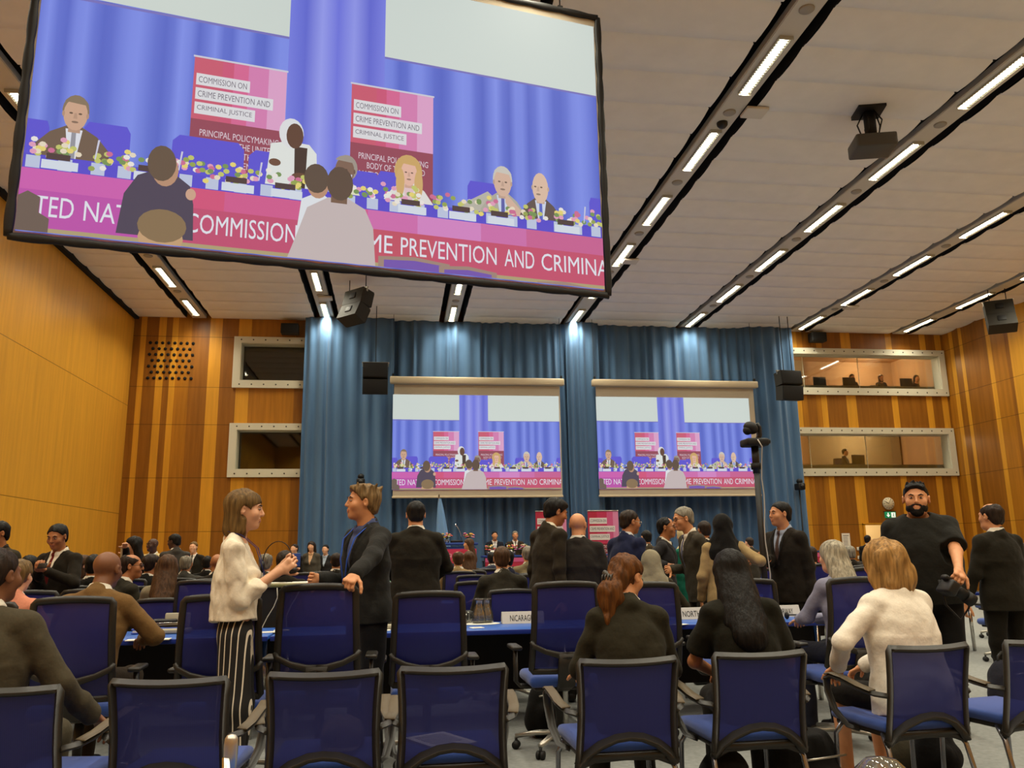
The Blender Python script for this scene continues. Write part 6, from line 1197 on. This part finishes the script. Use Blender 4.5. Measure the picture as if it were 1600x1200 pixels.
console(602, 970, 7.05, .15, .15, 'nearest grey desk console right of the charcoal jacket'); console(600, 940, 10.85, .16, .13, 'grey desk console on the second table behind the charcoal jacket'); console(594, 925, 11.1, .16, .24, 'farthest grey desk console behind the charcoal jacket'); console(276, 965, 7.2, .20, .12, 'grey desk console left of the white blouse'); console(76, 930, 7.5, .16, .12, 'grey desk console below the man with the phone')
q = on_table(1248, 968); t = thing('headphones', 'black headphones lying beside the name plate NORWAY', 'headphones', (q.x, q.y+.03, .742)); m = MB(); m.tube([(-.08+.08*(1-math.cos(k*PI/10)), .06*math.sin(k*PI/10)+.02, .03) for k in range(11)], .007, 6); m.build('band', BLACK, t)
for g in (-.08, .08): m = MB(); m.ell((g, .02, .03), (.018, .03, .03)); m.build('ear_pad', BLACKM, t)
t = thing('receiver', 'black receiver box on the table before the lavender jacket', 'receiver', (q.x+.04, q.y-.04, .742)); m = MB(); m.rbox((0, 0, .015), (.16, .08, .03), .008); m.build('case', BLACK, t); m = MB(); m.cyl((.05, 0, .03), (.05, 0, .036), .012); m.build('dial', ALU, t)
# skirted box behind the white blouse
x = at_y(440, 905, 7.9).x; t = thing('skirted_box', 'tall black skirted box behind the white blouse, papers on top', 'box', (x, 7.95, 0)); m = MB(); n = 60; vs = []
per = [(-.42, -.3), (.42, -.3), (.42, .3), (-.42, .3)]
for z in (0.01, .6, 1.06):
    for k in range(n):
        u = k/n*4; i = int(u); a, b = per[i], per[(i+1) % 4]; f_ = u-i; px_, py_ = a[0]+(b[0]-a[0])*f_, a[1]+(b[1]-a[1])*f_; g = 1+.02*math.sin(k*2.3)*(1.2-z); vs.append((px_*g, py_*g, z))
m.add(vs, [(j*n+k, j*n+(k+1) % n, (j+1)*n+(k+1) % n, (j+1)*n+k) for j in range(2) for k in range(n)], 0, True); m.build('skirt', TDARK, t); m = MB(); m.rbox((0, 0, 1.075), (.88, .64, .03), .008); m.build('top', mat('box_top', (106, 104, 60), .6), t)
for k, (dx, dy, rz) in enumerate(((-.1, -.1, .2), (.12, -.15, -.1), (.25, .05, .3))):
    m = MB(); m.box((0, 0, .004), (.3, .21, .008)); o = m.build('paper_sheet', PAPER, label=['white papers on the skirted box, left stack', 'white papers on the skirted box, front stack', 'white papers on the skirted box, right stack'][k], cat='paper', group='papers on the skirted box'); o.location = (x+dx, 7.95+dy, 1.091); o.rotation_euler = (0, 0, rz)
m = MB()
for k in range(3): m.tube([(-.25+.2*k+.06*math.sin(i*.8+k), -.32-.01*i % 3, 1.06-.08*i) for i in range(9)], .004, 5)
o = m.build('loose_cable', mat('cable_white', (200, 196, 180), .6), t)
# bags
def bag(px, Y, w_, d_, h_, lbl, col, kind='backpack'):
    x = at_y(px, 1000, Y).x; t = thing(kind, lbl, 'bag', (x, Y, 0), .3); F_ = Field(); F_.cone((0, 0, h_*.30), (0, 0, h_*.62), w_*.5, w_*.42, .05, ((0, 1, 0), d_/w_)); F_.ell((0, -d_*.42, h_*.34), (w_*.36, d_*.28, h_*.24), None, .04); F_.noise(.006, 26, 2, .7); F_.cut(lambda X, Y_, Z: np.maximum(.004-Z, Z-h_)+0*X+0*Y_); bm_ = fab('bag_%d_%d_%d' % col, col); F_.build('body', bm_, .014, t)
    m = MB(); m.tube([(-.06, 0, h_*.86), (-.05, 0, h_+.02), (0, 0, h_+.05), (.05, 0, h_+.02), (.06, 0, h_*.86)], .011, 6); m.build('handle', BLACKM, t); m = MB(); m.tube([(-w_*.3, -d_*.5, h_*.72), (0, -d_*.62, h_*.75), (w_*.3, -d_*.5, h_*.72)], .006, 6); m.build('zip', ALU, t)
bag(846, 6.35, .28, .22, .42, 'black bag standing under the chair before NICARAGUA', (26, 24, 22)); bag(1440, 4.75, .30, .20, .36, 'black bag on the floor beneath the chair of the white jacket', (20, 19, 19), 'handbag'); bag(1396, 5.0, .26, .2, .36, 'grey bag beside the black bag under the white jacket', (84, 78, 62), 'handbag'); bag(1236, 4.45, .50, .34, .36, 'large black bag on the floor right of the black haired woman', (24, 22, 20)); bag(496, 4.75, .40, .22, .2, 'tan bag on the floor under the front row chair', (122, 102, 70), 'handbag'); bag(1118, 4.05, .30, .26, .42, 'black backpack hanging low left of the black haired woman', (24, 23, 22)); bag(1562, 6.6, .34, .26, .4, 'dark blue bag on the floor before the man at right edge', (44, 44, 54))
# on the front chairs
def on_chair(i): px, Y, rz, lb = FRONT[i]; return vx(px, Y), Y+.27
cx, cy = on_chair(2); t = thing('cap', 'dark cap lying on the seat of the front row chair', 'hat', (cx+.06, cy+.02, .484)); F_ = Field(); F_.ell((0, 0, .05), (.10, .12, .085), None, .03); F_.cut(lambda X, Y, Z: -Z+0*X+0*Y); F_.noise(.004, 40, 1); F_.build('crown', fab('cap_grey', (96, 84, 70)), .008, t); m = MB(); m.prism([(-.08, 0), (-.06, -.08), (0, -.1), (.06, -.08), (.08, 0)], (.0, -.09, .012), (1, 0, 0), (0, 1, 0), .008); m.build('brim', fab('cap_grey', (96, 84, 70)), t)
cx, cy = on_chair(3); m = MB(); m.box((0, 0, .004), (.21, .29, .008)); m.box((0, .02, .0085), (.15, .18, .001), mi=1); o = m.build('paper_sheet', [PAPER, SIL], label='white papers on the seat of the centre front row chair', cat='paper', group='papers on chairs'); o.location = (cx-.04, cy, .484); o.rotation_euler = (0, 0, .5)
# the desk the picture was taken from: its microphone and a bottle reach into view
table(-1.2, 1.3, .75, .75, 'desk in front of the photographer', False)
p = at_y(361, 1168, 1.28); t = thing('microphone', 'silver microphone head close to the camera, left of the striped trousers', 'microphone', (p.x, 1.28, .741)); hz = p.z-.741
m = MB(); m.rbox((0, 0, .02), (.14, .12, .04), .012); m.build('base', BLACK, t); m = MB(); m.tube([(0, 0, .04), (0, .0, hz*.6), (-.004, -.004, hz-.012)], .007, 8); m.build('gooseneck', CHROME, t); m = MB(); m.lathe([(0, -.03), (.008, -.03), (.0095, -.012), (.010, .004), (.009, .012), (.006, .0165), (0, .018)], (0, 0, hz), n=18); m.build('head', ALU, t)
p = at_y(1376, 1182, 1.2); hz = p.z-.741; t = thing('plastic_bottle', 'clear plastic bottle close to the camera at lower right', 'bottle', (p.x, 1.2, .741)); m = MB(); m.lathe([(0, 0), (.040, 0), (.044, .02), (.041, hz*.35), (.044, hz*.5), (.044, hz*.8), (.038, hz*.93), (.022, hz*.985), (.0, hz)], n=26); m.build('shell', clear_mat('plastic_clear', (.9, .9, .86), .14, (210, 200, 170), .12), t); m = MB(); m.lathe([(.0445, hz*.5), (.0447, hz*.52), (.0447, hz*.66), (.0445, hz*.68)], n=26); m.build('label_band', clear_mat('bottle_band', (.9, .9, .8), .4, (220, 214, 180), .1), t)
